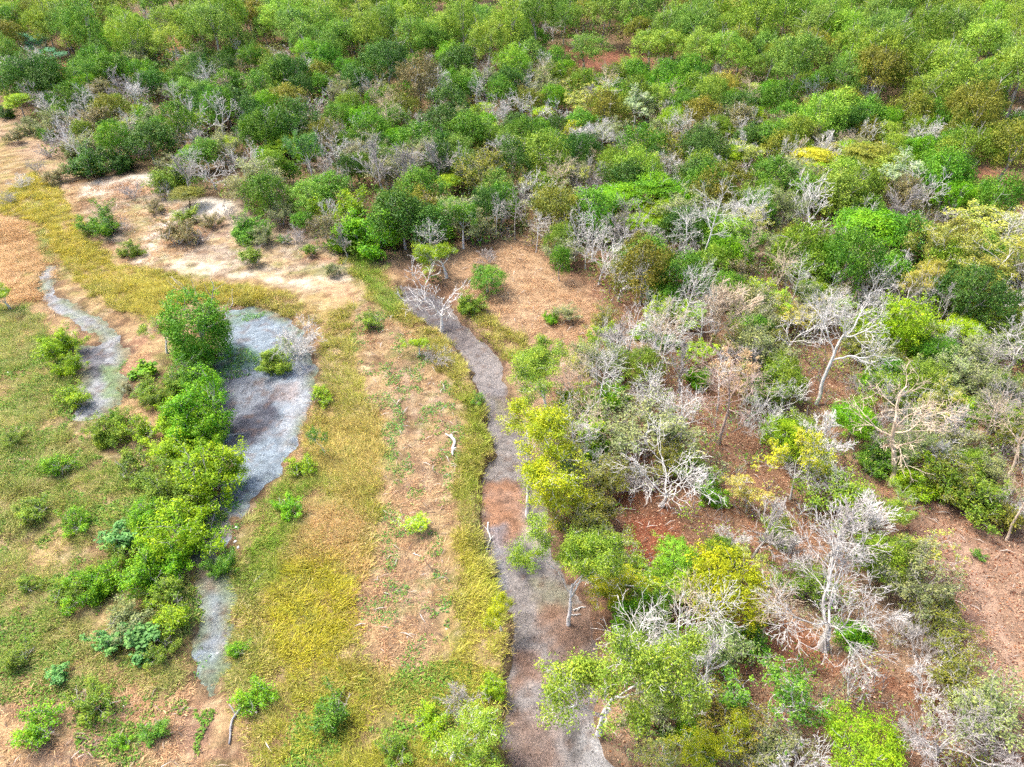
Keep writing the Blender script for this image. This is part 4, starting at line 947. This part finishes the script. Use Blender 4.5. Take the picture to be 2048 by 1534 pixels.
MIDL = [(18,'forest','green',(4,6.5)),(18,'forest','dark',(4,7)),(10,'scrub','gg',(3.5,6)),(6,'forest','olive',(4,6)),(7,'dense','vivid',(3,4.6)),(6,'dense','moss',(3,4.6)),(17,'bare_broad','',(3.4,5.6)),(8,'bare_vase','',(2.4,3.8)),(3,'bare_shrub','',(2.6,4)),(7,'bare_tall','',(2.6,4)),(3,'layered','yg',(3,4.2)),(8,'forest','euc2',(4.5,6.5)),(4,'scrub','brown',(4,6))]
MIDR = [(18,'forest','green',(4,6.5)),(8,'forest','dark',(4,6.5)),(12,'scrub','gg',(3.5,6)),(9,'forest','olive',(4,6.5)),(9,'dense','vivid',(3,5)),(10,'dense','moss',(3,5)),(14,'bare_broad','',(3.4,5.6)),(5,'bare_vase','',(2.4,3.8)),(5,'bare_tall','',(2.6,4)),(8,'layered','yg',(3,4.6)),(6,'sparse','gold',(3.2,5)),(9,'forest','euc',(4.5,7)),(6,'forest','moss',(4,6)),(4,'scrub','brown',(4,6))]
NEAR = [(20,'scrub','gg',(3,5)),(11,'scrub','moss',(2.6,4.6)),(7,'scrub','olive',(2.6,4.4)),(13,'bare_broad','',(3.2,5.6)),(6,'bare_vase','',(2,3.4)),(7,'bare_shrub','',(2,3.6)),(6,'sparse','yg',(2.6,4.2)),(5,'sparse','gold',(2.6,4.2)),(5,'dense','moss',(2.6,4)),(4,'shrub','vivid',(1.8,3.0)),(4,'shrub','moss',(1.8,3.0)),(3,'dense','green',(2.4,3.6)),(15,'bare_tall','',(2.6,3.8))]
WORD = {'euc': 'light green', 'euc2': 'mid green', 'moss': 'yellowish green', 'olive': 'olive', 'green': 'green', 'dark': 'dark green', 'bright': 'bright green', 'vivid': 'vivid green', 'gg': 'grey-green', 'yg': 'yellow-green', 'gold': 'golden', 'brown': 'brown-green', '': ''}
NOUN = {'euc': '%s tall tree', 'forest': '%s rounded tree', 'dense': '%s dense small tree', 'layered': '%s flat-tiered tree', 'scrub': '%s dry scrub tree', 'sparse': '%s thin-leaved tree', 'shrub': '%s leafy shrub', 'bare_broad': 'bare pale tree with spreading limbs', 'bare_vase': 'bare grey fan-shaped tree', 'bare_shrub': 'bare grey twiggy shrub', 'bare_tall': 'bare slender straight tree'}
fs = np.random.RandomState(77); FILLED = []
def bound(x): return 152-np.maximum(0, x-15)*.6           # how far out the tall woodland starts
def fill(n_try, y0, y1, table, gap, where, cap, side=None):
    cnt = 0; yy = fs.uniform(y0, y1, n_try); half = (yy*CP+CAM_H*SP)*1024/FPX+3; xx = fs.uniform(-1, 1, n_try)*half
    free = ~is_open(xx, yy, 1.1)
    if side == 'far': free &= yy > bound(xx)+fs.uniform(-6, 6, n_try)
    if side in ('l', 'r'): free &= (yy < bound(xx)+fs.uniform(-6, 6, n_try)) & ((xx < 4+fs.uniform(-8, 8, n_try)) == (side == 'l'))
    A = np.zeros((4000, 3)); n = len(PLACED)+len(CLEAR); A[:n] = np.array(PLACED+CLEAR)
    for x, y in zip(xx[free], yy[free]):
        if cnt >= cap: break
        kind, colr, (d0, d1) = pick(fs, table); D = fs.uniform(d0, d1)
        K = KIND[kind]; h = D*K[0]*fs.uniform(.85, 1.2)*(1.2 if kind == 'bare_broad' else 1)
        px, py = topix((x, y, h*.6))
        if not (-25 < px < 2073 and -22 < py < 1545): continue
        if (np.hypot(A[:n, 0]-x, A[:n, 1]-y) < gap*(A[:n, 2]+D)*.5).any(): continue
        lab = NOUN[kind] % WORD[colr] if '%' in NOUN[kind] else NOUN[kind]
        bark = DEFB.get(kind, 'g')
        if kind.startswith('bare'): bark = ['w', 'g', 'w', 'c', 'w'][fs.randint(5)]
        e = tree(kind, x, y, D, h, LC.get(colr, LC['green']), BC[bark], lab+where, K[4]+where, jit=.14); FILLED.append((e, lab, px, py)); A[n] = (x, y, D); n += 1; cnt += 1
    return cnt
nf = fill(20000, 104, 215, FAR, .46, ' in the unbroken far forest along the top', 360, 'far')
nm = fill(12000, 64, 160, MIDL, .44, ' in the mixed woodland across the upper left', 310, 'l'), fill(14000, 64, 150, MIDR, .44, ' in the mixed woodland across the upper right', 330, 'r')
nn = fill(9000, 17, 66, NEAR, .47, ' in the dry scrub on the right', 350)
MARK = [(565,105,'the stark white dead tree'),(301,108,'the grey-green domed tree'),(1029,130,'the bright light green dome'),(841,158,'the brownish domed tree'),(1135,258,'the orange-yellow tree'),(1240,143,'the red earth gap'),(1447,172,'the golden-orange dome'),(1693,48,'the bright top-edge tree'),(1734,180,'the tall forked bare tree'),(1622,322,'the brightest yellow tree'),(1806,340,'the flowering tree'),(1612,400,'the twin-trunked bare tree'),(1400,420,'the tallest white trunk'),(1310,388,'the vivid spreading tree'),(1738,465,'the vivid flat crown'),(1920,470,'the golden group'),(1943,592,'the dark blue-green tree'),(1720,640,'the great leaning tree'),(1464,750,'the rust-tinged tree'),(1850,850,'the cream tangled tree'),(1580,910,'the yellow-leaved tree'),(1352,950,'the huge sprawling tree'),(1288,848,'the very large scrub dome'),(1450,1165,'the round yellow-olive bush'),(1660,1160,'the largest bare tree'),(1560,1385,'the half-bare green tree'),(1300,1380,'the largest paperbark'),(820,330,'the fan-shaped trio'),(440,225,'the sprawling bare tree'),(180,220,'the forked bare tree'),(68,147,'the dark spreading tree'),(520,350,'the large scrub dome'),(2010,370,'the dirt track'),(1895,1470,'the corner bare tree'),(1070,560,'the straw clearing'),(1567,630,'the candelabra tree'),(1190,352,'the grey bare dome'),(1960,200,'the olive-brown border tree'),(1468,22,'the yellow-green top dome'),(20,50,'the top left corner tree'),(66,82,'the feathery trio')]
ORD = ['nearest', 'second nearest', 'third nearest', 'fourth nearest', 'fifth nearest', 'sixth nearest', 'seventh nearest', 'eighth nearest', 'ninth nearest', 'tenth nearest', 'eleventh nearest', 'twelfth nearest', 'thirteenth nearest', 'fourteenth nearest', 'fifteenth nearest', 'sixteenth nearest']
named = {}
for e, look, px, py in FILLED:                      # each one told by its look and by the landmark it stands next to
    d = [math.hypot(px-a, (py-b)*1.3) for a, b, _ in MARK]; k = int(np.argmin(d)); a, b, nm = MARK[k]; an = math.degrees(math.atan2(b-py, px-a)) % 360
    rel = ['right of', 'above right of', 'above', 'above left of', 'left of', 'below left of', 'below', 'below right of'][int((an+22.5)//45) % 8]
    named.setdefault((look.replace('bare pale tree with spreading limbs', 'bare pale spreading tree'), rel, nm), []).append((d[k], e))
for (look, rel, nm), L in named.items():
    for j, (_, e) in enumerate(sorted(L, key=lambda t: t[0])):
        e['label'] = '%s %s %s' % (look, rel, nm) if len(L) == 1 else '%s, %s one %s %s' % (look, ORD[min(j, 15)], rel, nm)

# woodland outside the picture, one mass
def bake(parts, x, y, s, sz, a, z):
    out = []
    for nm, me, mt in parts:
        V, F, tn = me
        ca, sa = math.cos(a), math.sin(a); W = np.empty_like(V)
        W[:, 0] = (V[:, 0]*ca-V[:, 1]*sa)*s+x; W[:, 1] = (V[:, 0]*sa+V[:, 1]*ca)*s+y; W[:, 2] = V[:, 2]*sz+z; out.append((W, F, tn))
    return out
rs = np.random.RandomState(5); far_t = []
for i in range(3):
    c = lobes(rs, 60, 4.3, 5.6, 3.6, -.3); far_t.append(clumped(c, rs.uniform(.8, 1.3, 60), 7, .9, rs, out_c=np.array((0, 0, 4.0))))
VV, FF, CC, TT, base = [], [], [], [], 0
for k in range(460):
    y = rs.uniform(5, 330) if k % 2 else rs.uniform(170, 260); half = (y*CP+CAM_H*SP)*1024/FPX
    x = rs.uniform(-half-60, half+60)
    px, py = topix((x, y, 5.0))
    if (-60 < px < 2108 and -4 < py < 1600) or is_open(x, y)[0] or (x < 0 and y < 100): continue
    V, F, tn = far_t[k % 3]; s = rs.uniform(.7, 1.1); a = rs.uniform(0, 6.28)
    ((W, F, tn),) = bake([('', (V, F, tn), '')], x, y, s, s, a, 0)
    VV.append(W); FF.append(F+base); base += len(W); c = LC[['euc', 'euc2', 'moss', 'olive'][k % 4]]
    CC.append(c*(.7+.6*tn[:, None])); TT.append(tn)
o = link(bpy.data.objects.new('distant_forest', mesh_np('distant_forest', np.concatenate(VV), np.concatenate(FF), [M_GRASS], False, np.concatenate(CC), np.concatenate(TT))))
tag(o, 'continuous green forest beyond the top and sides of the view', 'forest', kind='stuff')

# low green understorey beneath the far woodland, one mass
ux = rs.uniform(-150, 150, 8000); uy = rs.uniform(66, 205, 8000); k = (np.abs(ux) < (uy*CP+CAM_H*SP)*1024/FPX+4) & ~is_open(ux, uy, .5); ux, uy = ux[k][:2200], uy[k][:2200]
cen = np.stack([ux, uy, rs.uniform(.3, 1.9, len(ux))*(1+1.3*sstep(100, 135, uy))], 1); lobes.tint = None
V, F, tn = clumped(cen, rs.uniform(.8, 2.0, len(ux)), 36, .42, rs, flat=.6, up=.8)
cl = np.array([LC[c] for c in ('euc2', 'green', 'olive', 'gg', 'moss', 'dark')])[rs.randint(0, 6, len(ux))]; cl = np.repeat(np.repeat(cl, 36, 0), 4, 0)*(.5+.8*tn[:, None])
o = link(bpy.data.objects.new('understorey', mesh_np('understorey', V, F, [M_GRASS], False, cl, tn))); tag(o, 'low green understorey filling the gaps of the far woodland', 'undergrowth', kind='stuff')

# ------------------------------------------------------------------ grass
gs = np.random.RandomState(19)
def grass(name, label, areas, n, blades, hgt, wid, cols, lean, tf=.35, thr=.42, avoid=None, seed=0, spread=.16, noise_f=.35, cat='grass', spots=()):
    lo = np.min([P.min(0) for P in areas], 0); hi = np.max([P.max(0) for P in areas], 0)
    lo = np.maximum(lo, (-70, 12)); hi = np.minimum(hi, (70, 120))
    x = gs.uniform(lo[0], hi[0], n*7); y = gs.uniform(lo[1], hi[1], n*7)
    half = (y*CP+CAM_H*SP)*1024/FPX+2; ok = np.abs(x) < half; x, y = x[ok], y[ok]
    keep = np.zeros(len(x), bool)
    for P in areas: keep |= (sdist(P, x, y)+(fbm(x*.5, y*.5, seed)-.5)*3) > 0
    nz = .5*fbm(x*noise_f, y*noise_f, seed+5)+.5*fbm(x*.13, y*.13, seed+6); n2 = fbm(x*1.1, y*1.1, seed+7, 3)
    keep &= .55*nz+.45*n2+gs.uniform(-.07, .07, len(x)) > thr
    for P in (avoid or []): keep &= (sdist(P, x, y)+(fbm(x*.6, y*.6, seed+9)-.5)*2.2) < 0
    _, bd = dig(x, y); keep &= bd < gs.normal(-.1, .3, len(x))
    nz = .55*nz+.45*n2; x, y, nz = x[keep], y[keep], nz[keep]; x, y, nz = x[:n], y[:n], nz[:n]; m = len(x); z = gz(x, y)
    B_ = blades; N = m*B_
    bx = np.repeat(x, B_)+gs.normal(0, spread, N); by = np.repeat(y, B_)+gs.normal(0, spread, N); bz = np.repeat(z, B_)-.03
    H_ = np.repeat(hgt*gs.uniform(.5, 1.35, m)*(.55+2.6*np.clip(nz-thr, 0, .3)), B_)*gs.uniform(.6, 1.15, N)
    fa = np.repeat(fbm(x*.18, y*.18, seed+2)*9, B_)+gs.normal(0, .9, N); L_ = lean*gs.uniform(.4, 1.5, N)*H_
    ra = np.arctan2(by-np.repeat(y, B_), bx-np.repeat(x, B_)); dx, dy = np.cos(fa)*.45+np.cos(ra)*.8, np.sin(fa)*.45+np.sin(ra)*.8; wv = wid*gs.uniform(.6, 1.4, N)*.5; ox, oy = -dy*wv, dx*wv
    p = np.stack([bx, by, bz], 1); a = np.stack([ox, oy, 0*ox], 1); d = np.stack([dx, dy, 0*dx], 1); u = np.array((0, 0, 1.0))
    tip = p+d*L_[:, None]+u*H_[:, None]*.9
    V = np.stack([p-a, p+a, tip], 1).reshape(-1, 3)
    F = np.arange(N*3).reshape(N, 3)
    cl = np.array([lin(c, 1.2) for c in cols]); f = np.clip((.6*fbm(x*tf, y*tf, seed+3)+.4*fbm(x*1.4, y*1.4, seed+4, 3)-.3)/.4+gs.normal(0, .16, m), 0, .999)*(len(cl)-1)
    i0 = f.astype(int); ff = (f-i0)[:, None]; ct = cl[i0]*(1-ff)+cl[np.minimum(i0+1, len(cl)-1)]*ff
    for k, (P, rgb, op) in enumerate(spots):                       # stands of another grass
        w = (mask(P, x, y, 1.0, 2.2, .45, seed+20+k)*op*np.clip(gs.normal(1, .3, m), 0, 1.1))[:, None]; w = np.clip(w, 0, 1); ct = ct*(1-w)+lin(rgb, 1.2)*w
    ct = ct*gs.uniform(.6, 1.3, (m, 1)); c = np.repeat(ct, B_, 0)*gs.uniform(.75, 1.25, (N, 1)); c = np.repeat(c, 3, 0).reshape(N, 3, 3)
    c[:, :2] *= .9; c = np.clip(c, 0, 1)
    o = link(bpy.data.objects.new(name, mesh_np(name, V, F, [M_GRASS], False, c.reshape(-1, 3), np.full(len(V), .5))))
    tag(o, label, cat, kind='stuff'); return m
STRIP = gpoly([(712,600),(790,640),(850,690),(900,770),(925,860),(900,1000),(885,1100),(910,1210),(885,1290),(800,1330),(720,1320),(715,1200),(745,1100),(768,980),(760,850),(720,740),(702,660)])
YBAND = [gpoly([(-100,275),(10,275),(50,335),(130,392),(160,452),(230,522),(400,558),(560,582),(650,640),(560,640),(450,612),(390,590),(300,640),(200,600),(112,520),(80,445),(0,425),(-100,420)]),
         gpoly([(630,640),(720,612),(725,740),(790,860),(795,980),(770,1100),(730,1200),(715,1330),(800,1345),(890,1310),(920,1210),(890,1100),(905,1000),(935,860),(905,770),(855,690),(800,645),(745,600),(700,540),(690,505),(740,515),(800,600),(885,660),(948,770),(975,880),(955,940),(965,1050),(990,1150),(1020,1240),(1020,1300),(1005,1440),(1020,1640),(540,1640),(490,1430),(455,1260),(470,1180),(500,1050),(600,910),(640,800),(650,720)]),
         gpoly([(905,615),(950,620),(1000,650),(1050,680),(1040,715),(1000,715),(970,680)])]
SPOTS = [(gpoly([(-100,275),(10,275),(130,392),(230,522),(400,558),(560,582),(450,612),(300,640),(112,520),(0,425)]), (204,190,84), .7), (gpoly([(690,500),(745,510),(810,600),(800,650),(750,610),(710,545)]), (136,178,60), .85),
  (gpoly([(465,1050),(560,960),(612,895),(655,960),(570,1080),(510,1200),(455,1200)]), (128,168,54), .8), (gpoly([(600,1115),(700,1075),(745,1200),(700,1350),(560,1360),(530,1250)]), (190,182,38), .75),
  (gpoly([(915,760),(950,790),(980,880),(960,940),(970,1050),(1025,1240),(995,1250),(935,1060),(925,940),(945,880)]), (146,172,52), .7), (gpoly([(590,1000),(720,1000),(740,1160),(640,1120)]), (216,182,130), .85),
  (gpoly([(640,820),(780,850),(780,980),(700,980),(600,960)]), (208,184,112), .7), (gpoly([(560,1380),(1000,1330),(1010,1600),(560,1600)]), (172,172,48), .6), (gpoly([(880,1060),(940,1060),(985,1180),(1000,1300),(900,1330),(930,1210)]), (196,190,70), .6), (gpoly([(700,1330),(760,1300),(900,1320),(880,1400),(740,1400)]), (150,128,84), .5)]
n1 = grass('yellow_grass', 'tall yellow-green grass in bands along the creek and round the pond', YBAND, 64000, 8, .42, .044, [(214,188,136),(196,182,92),(168,172,58),(202,188,112),(146,160,52),(210,188,128),(180,178,70),(156,166,54),(216,194,142)], 0.8, tf=.16, spots=SPOTS, avoid=[STRIP], thr=.425, seed=200)
GREENB = [gpoly([(690,500),(745,512),(800,590),(800,640),(760,600),(715,540)]), gpoly([(470,1060),(560,960),(610,900),(600,960),(520,1060),(480,1180),(460,1160)]), gpoly([(60,450),(100,470),(105,520),(80,500)]),
          gpoly([(-300,600),(60,610),(140,740),(165,800),(140,850),(200,920),(350,980),(300,1090),(240,1180),(330,1320),(240,1390),(-300,1420)]), gpoly([(430,1180),(520,1150),(540,1300),(500,1420),(450,1380)]), gpoly([(300,1170),(380,1150),(400,1330),(320,1370),(240,1340)]),
          gpoly([(955,1000),(985,1100),(1015,1230),(1000,1240),(970,1130),(945,1020)])]
n2 = grass('green_grass', 'green and straw mixed grass on the left side and the wet edges', GREENB, 40000, 10, .42, .036, [(202,186,128),(146,164,76),(186,178,112),(118,150,56),(206,184,134),(164,170,92),(136,158,66)], 0.9, tf=.2, thr=.475, seed=220)
DRYB = [gpoly([(-300,1340),(150,1330),(330,1340),(420,1390),(500,1400),(570,1640),(-300,1640)]), gpoly([(230,760),(320,740),(360,860),(330,960),(240,900)]), gpoly([(620,800),(650,790),(640,880),(590,960),(575,950)]),
        gpoly([(590,1000),(720,1000),(740,1160),(640,1120)]), STRIP, gpoly([(870,560),(950,495),(1060,492),(1140,560),(1205,610),(1200,700),(1060,690),(1000,640)]), gpoly([(60,590),(200,650),(240,710),(310,690),(300,760),(200,700)]), gpoly([(150,360),(260,340),(420,470),(300,560),(140,440)])]
n3 = grass('dry_grass', 'thin brown and straw coloured dead grass on the bare soil', DRYB, 30000, 7, .28, .036, [(140,104,78),(196,158,116),(222,186,140),(160,118,88),(206,172,126)], 1.4, thr=.49, seed=240, spread=.2)
OCH = [gpoly([(-500,432),(0,434),(72,450),(98,500),(108,560),(85,600),(-100,602),(-500,560)])]
n4 = grass('ochre_grass', 'flattened ochre grass on the flat at far left', OCH, 9000, 8, .22, .04, [(164,122,78),(192,154,102),(210,176,126),(176,136,88)], 2.4, thr=.4, seed=260, spread=.25)
n5 = grass('tussock_grass', 'taller loose tussocks standing out of the grass', YBAND+GREENB, 3600, 20, .7, .024, [(206,186,120),(150,164,60),(190,184,90),(124,150,52),(214,190,128)], .9, thr=.43, avoid=[STRIP], seed=280, spread=.2)

# ------------------------------------------------------------------ creeping herbs, fallen leaves, undergrowth
def flecks(name, label, cat, x, y, size, cols, up, zoff, tilt):
    n = len(x); C_ = np.stack([x, y, gz(x, y)+zoff], 1); N = np.stack([gs.normal(0, tilt, n), gs.normal(0, tilt, n), np.ones(n)], 1)
    V, F, tn = leaves(C_, N, size, gs.rand(n), gs, .65)
    cl = np.array([lin(c, .9) for c in cols])[gs.randint(0, len(cols), n)]*gs.uniform(.7, 1.2, (n, 1))
    o = link(bpy.data.objects.new(name, mesh_np(name, V, F, [M_GRASS], False, np.repeat(cl, 4, 0), tn))); tag(o, label, cat, kind='stuff')
def scatter(areas, n, thr, f, seed, amp=2.0):
    lo = np.min([P.min(0) for P in areas], 0); hi = np.max([P.max(0) for P in areas], 0); lo = np.maximum(lo, (-60, 12)); hi = np.minimum(hi, (60, 90))
    x = gs.uniform(lo[0], hi[0], n*12); y = gs.uniform(lo[1], hi[1], n*12); k = np.abs(x) < (y*CP+CAM_H*SP)*1024/FPX+1; x, y = x[k], y[k]
    k = np.zeros(len(x), bool)
    for P in areas: k |= sdist(P, x, y)+(fbm(x*.5, y*.5, seed)-.5)*amp > 0
    k &= fbm(x*f, y*f, seed+1)+gs.uniform(-.06, .06, len(x)) > thr
    return x[k][:n], y[k][:n]
hx, hy = scatter([GREENB[3], GREENB[5], gpoly([(380,1000),(470,1020),(440,1120),(370,1120)]), gpoly([(150,1400),(450,1380),(380,1520),(150,1520)]), gpoly([(600,1340),(1000,1330),(1000,1600),(560,1600)])], 36000, .52, .45, 301)
flecks('creeping_herbs', 'low bright green creeping herbs patching the left ground', 'herbs', hx, hy, np.full(len(hx), .16), [(104,158,46),(128,170,56),(92,140,46),(150,170,70)], 1, .07, .5)
hx, hy = scatter([gpoly([(430,680),(520,680),(520,740),(430,760)]), gpoly([(455,615),(540,615),(530,640),(455,650)]), gpoly([(200,720),(250,720),(245,780),(200,800)]), gpoly([(400,1020),(480,1000),(470,1080),(390,1080)]), gpoly([(400,1290),(450,1290),(430,1390),(400,1360)]), gpoly([(440,950),(520,960),(480,1020),(440,1030)]), STRIP], 12000, .56, .8, 321)
flecks('mud_weeds', 'sparse green seedlings on the drying mud and bare strip', 'herbs', hx, hy, np.full(len(hx), .13), [(92,160,80),(120,170,70),(140,170,60)], 1, .05, .5)
FLOOR = [gpoly([(1180,560),(2300,500),(2600,1640),(1230,1640),(1190,1150),(1120,960),(1100,800),(1190,700)])]
hx, hy = scatter(FLOOR, 50000, .36, .4, 341)
flecks('fallen_leaves', 'tan and brown fallen leaves littering the scrub floor', 'leaves', hx, hy, gs.uniform(.08, .17, len(hx)), [(196,146,110),(150,92,62),(222,186,150),(120,72,50),(176,120,80),(206,170,140)], 1, .03, .35)
hx, hy = scatter([STRIP, gpoly([(870,560),(950,495),(1060,492),(1140,560),(1205,610),(1200,700),(1060,690)]), gpoly([(140,370),(330,392),(560,455),(725,535),(560,565),(250,520)]), gpoly([(-300,1440),(330,1380),(560,1540),(-300,1640)]), gpoly([(1850,1005),(2100,1090),(2500,1500),(2000,1480)]), FLOOR[0]], 5200, .3, .4, 351)
Vt, Ft, tn = leaves(np.stack([hx, hy, gz(hx, hy)+.03], 1), np.stack([gs.normal(0, .15, len(hx)), gs.normal(0, .15, len(hx)), np.ones(len(hx))], 1), gs.uniform(.3, 1.0, len(hx)), gs.rand(len(hx)), gs, .07)
cl = np.array([lin(c, .8) for c in ((214,204,192), (120,100,84), (180,160,140), (96,80,68))])[gs.randint(0, 4, len(hx))]
o = link(bpy.data.objects.new('scattered_twigs', mesh_np('scattered_twigs', Vt, Ft, [M_GRASS], False, np.repeat(cl, 4, 0), tn))); tag(o, 'small dead twigs strewn over the bare ground', 'twigs', kind='stuff')
UF = [gpoly([(1180,480),(2300,420),(2600,1640),(1240,1640),(1200,1150),(1130,960),(1110,800),(1200,700)]), gpoly([(100,240),(700,300),(2300,250),(2300,480),(1180,520),(950,480),(820,500),(600,440),(330,390),(150,350)])]
ux, uy = scatter(UF, 1150, .40, .3, 361); k = ~is_open(ux, uy, .2); ux, uy = ux[k], uy[k]
und = []
for i in range(4):
    r2 = np.random.RandomState(370+i); g = Grow(380+i, [4], [.6], [.6], [.2, .25], [.04, .03], [.45, .4], [.25], rr=.6, rmin=.011); stems(g, 3, .8, .016, .9, r2)
    TV, TF = tubes(g.lines, (3, 3)); c = tips(g.lines, 1, 2); LV, LF, tn = clumped(c[:22], np.full(min(22, len(c)), .2), 4, .085, r2, up=.8); und.append((TV, TF, LV, LF, tn))
VV, FF, CC, base = [], [], [], 0; UC = [LC['gg'], LC['moss'], LC['gg'], LC['olive'], LC['green'], LC['yg'], LC['gold'], LC['vivid']]
uz = gz(ux, uy)
for k in range(len(ux)):
    TV, TF, LV, LF, tn = und[k % 4]; s = gs.uniform(.8, 2.4); a = gs.uniform(0, 6.28); ca, sa = math.cos(a), math.sin(a); z = uz[k]
    R_ = np.array(((ca, sa, 0), (-sa, ca, 0), (0, 0, 1)))*s; p = np.array((ux[k], uy[k], z-.02))
    VV += [TV@R_+p]; FF += [TF+base]; base += len(TV); CC += [np.tile(BC['g']*gs.uniform(.6, 1), (len(TV), 1))]
    if gs.rand() < .75:
        VV += [LV@R_+p]; FF += [LF+base]; base += len(LV); CC += [UC[gs.randint(8)]*(.6+.8*tn[:, None])]
o = link(bpy.data.objects.new('undergrowth', mesh_np('undergrowth', np.concatenate(VV), np.concatenate(FF), [M_GRASS], False, np.clip(np.concatenate(CC), 0, 1), np.full(base, .5))))
tag(o, 'knee-high twiggy undergrowth scattered over the woodland floor', 'undergrowth', kind='stuff')

# ------------------------------------------------------------------ logs, sticks and pale scraps
def stick(name, label, pts, r, mat, cat, branch=None, lift=.12):
    P = np.array([at(x, y)[:2] for x, y in pts]); z = gz(P[:, 0], P[:, 1])
    P = np.column_stack([P, z+r*.7+lift*np.linspace(.2, 1, len(P))*0+.02])
    d = np.concatenate([[0], np.cumsum(np.linalg.norm(np.diff(P, axis=0), axis=1))]); u = np.linspace(0, d[-1], 9)
    Q = np.stack([np.interp(u, d, P[:, k]) for k in range(3)], 1); Q[1:-1, :2] += gs.normal(0, .03, (7, 2)); Q[:, 2] += np.abs(gs.normal(0, lift*.3, 9))
    e = link(bpy.data.objects.new(name, None)); e.location = Q[0]; tag(e, label, cat, 'sticks and logs on the ground')
    def part(nm, pl, rr):
        V, F = tubes([(0, pl-Q[0], rr)], (7,)); n = len(rr); caps = [np.array([np.arange(7)[::-1]]), np.array([np.arange(7)+(n-1)*7])]
        link(bpy.data.objects.new(nm, mesh_np(nm, V, [F]+caps, [mat], True)), e)
    part('stem', Q, r*np.linspace(1, .55, 9)*gs.uniform(.88, 1.1, 9))
    for (i, dx, dy, dzz) in branch or []:
        t = np.linspace(0, 1, 4)[:, None]; part('branch', Q[i]+t*np.array((dx, dy, dzz))+gs.normal(0, .02, (4, 3))*t, r*np.linspace(.6, .3, 4))
stick('fallen_log', 'bleached white log lying on the brown strip left of the creek', [(902,872),(910,885),(905,900),(906,912)], .14, M_WHITE, 'log', [(1, -.5, .3, .12), (6, .3, .2, .1)])
stick('fallen_branch', 'white crooked branch lying on the left side of the creek bed', [(976,1036),(974,1052),(982,1066),(976,1085),(971,1104)], .06, M_WHITE, 'branch', [(2, -.35, .5, .1), (4, .3, .3, .1)])
stick('fallen_log', 'grey forked log on brown soil near the bottom left', [(488,1416),(466,1442),(461,1462),(459,1490)], .09, M_GREYWOOD, 'log', [(2, -.5, .5, .2), (1, -.2, .6, .15)])
stick('fallen_stick', 'dark stick in the grass right of the lower pond arm', [(536,1139),(522,1151),(508,1164)], .06, M_GREYWOOD, 'stick')
stick('fallen_stick', 'long dark stick across the pond arm below the round bush', [(404,1016),(416,1028),(428,1041)], .07, M_GREYWOOD, 'stick')
stick('fallen_stick', 'thin grey stick lying up and down the pond arm', [(430,1020),(424,1045),(417,1070)], .05, M_GREYWOOD, 'stick')
stick('fallen_stick', 'small stick on the pond mud beside the vivid bush', [(440,826),(450,824),(462,822)], .06, M_GREYWOOD, 'stick')
stick('fallen_stick', 'thin branch on the pond mud above the round bush', [(452,873),(470,868),(488,866)], .04, M_WHITE, 'stick', [(4, .4, .4, .1)])
stick('fallen_stick', 'pale thin stick on the lower creek bed', [(1096,1352),(1104,1357),(1110,1362)], .04, M_WHITE, 'stick')
stick('fallen_branch', 'pale branch at the foot of the split-trunk paperbark', [(1148,1212),(1160,1206),(1172,1206)], .05, M_WHITE, 'branch', [(5, -.3, -.3, .1)])
stick('fallen_stick', 'straight pale stick on the creek bed below the pale branch', [(1138,1221),(1150,1221),(1163,1220)], .045, M_WHITE, 'stick')
stick('fallen_stick', 'brown stick on the right margin of the lower creek bed', [(1130,1390),(1145,1400),(1160,1408)], .045, M_GREYWOOD, 'stick')
stick('fallen_stick', 'short stick on the bare strip near its lower end', [(826,1110),(834,1112),(842,1113)], .04, M_WHITE, 'stick')
def scrap(label, px, py, s):  # small pale scrap of unknown kind lying on the ground
    p = at(px, py); r2 = np.random.RandomState(int(px*7+py)); a = np.sort(r2.uniform(0, 6.28, 7)); rr = r2.uniform(.6, 1, 7)*s
    top = np.stack([np.cos(a)*rr, np.sin(a)*rr*.6, .3*s+r2.normal(0, .05*s, 7)], 1); bot = top*[1.1, 1.1, 0]+[0, 0, -.03]
    V = np.concatenate([bot, top]); i = np.arange(7); j = (i+1) % 7
    o = link(bpy.data.objects.new('pale_stone', mesh_np('pale_stone', V, [np.stack([i, j, j+7, i+7], 1), np.array([i+7])], [M_SCRAP])))
    o.location = (p[0], p[1], float(gz(p[0], p[1])[0])); o.rotation_euler[2] = r2.uniform(0, 3); tag(o, label, 'stone', 'pale scraps on the ground')
for lab, px, py, s in [('long white scrap, highest of three at the right edge of the pond arm', 472,1055,.2), ('white scrap, middle one of three at the right edge of the pond arm', 470,1082,.16), ('white scrap, lowest of three at the right edge of the pond arm', 476,1094,.18),
    ('small white scrap on the left side of the pond arm by the thicket', 381,1079,.12), ('small white scrap on the lower pond arm, upper of two', 434,1304,.13), ('small white scrap on the lower pond arm, lower of two', 432,1353,.12),
    ('pale scrap in dry soil near the bottom left weed clump', 247,1414,.14), ('white scrap in the grass edge left of the creek', 924,1188,.14), ('small white scrap at the lower right of the bare strip', 893,1259,.12), ('small white scrap at the lower left of the bare strip', 813,1276,.13),
    ('white scrap under the foliage at the right margin of the lower creek', 1177,1332,.15), ('pale scrap on red soil near the left border', 17,746,.25)]:
    scrap(lab, px, py, s)
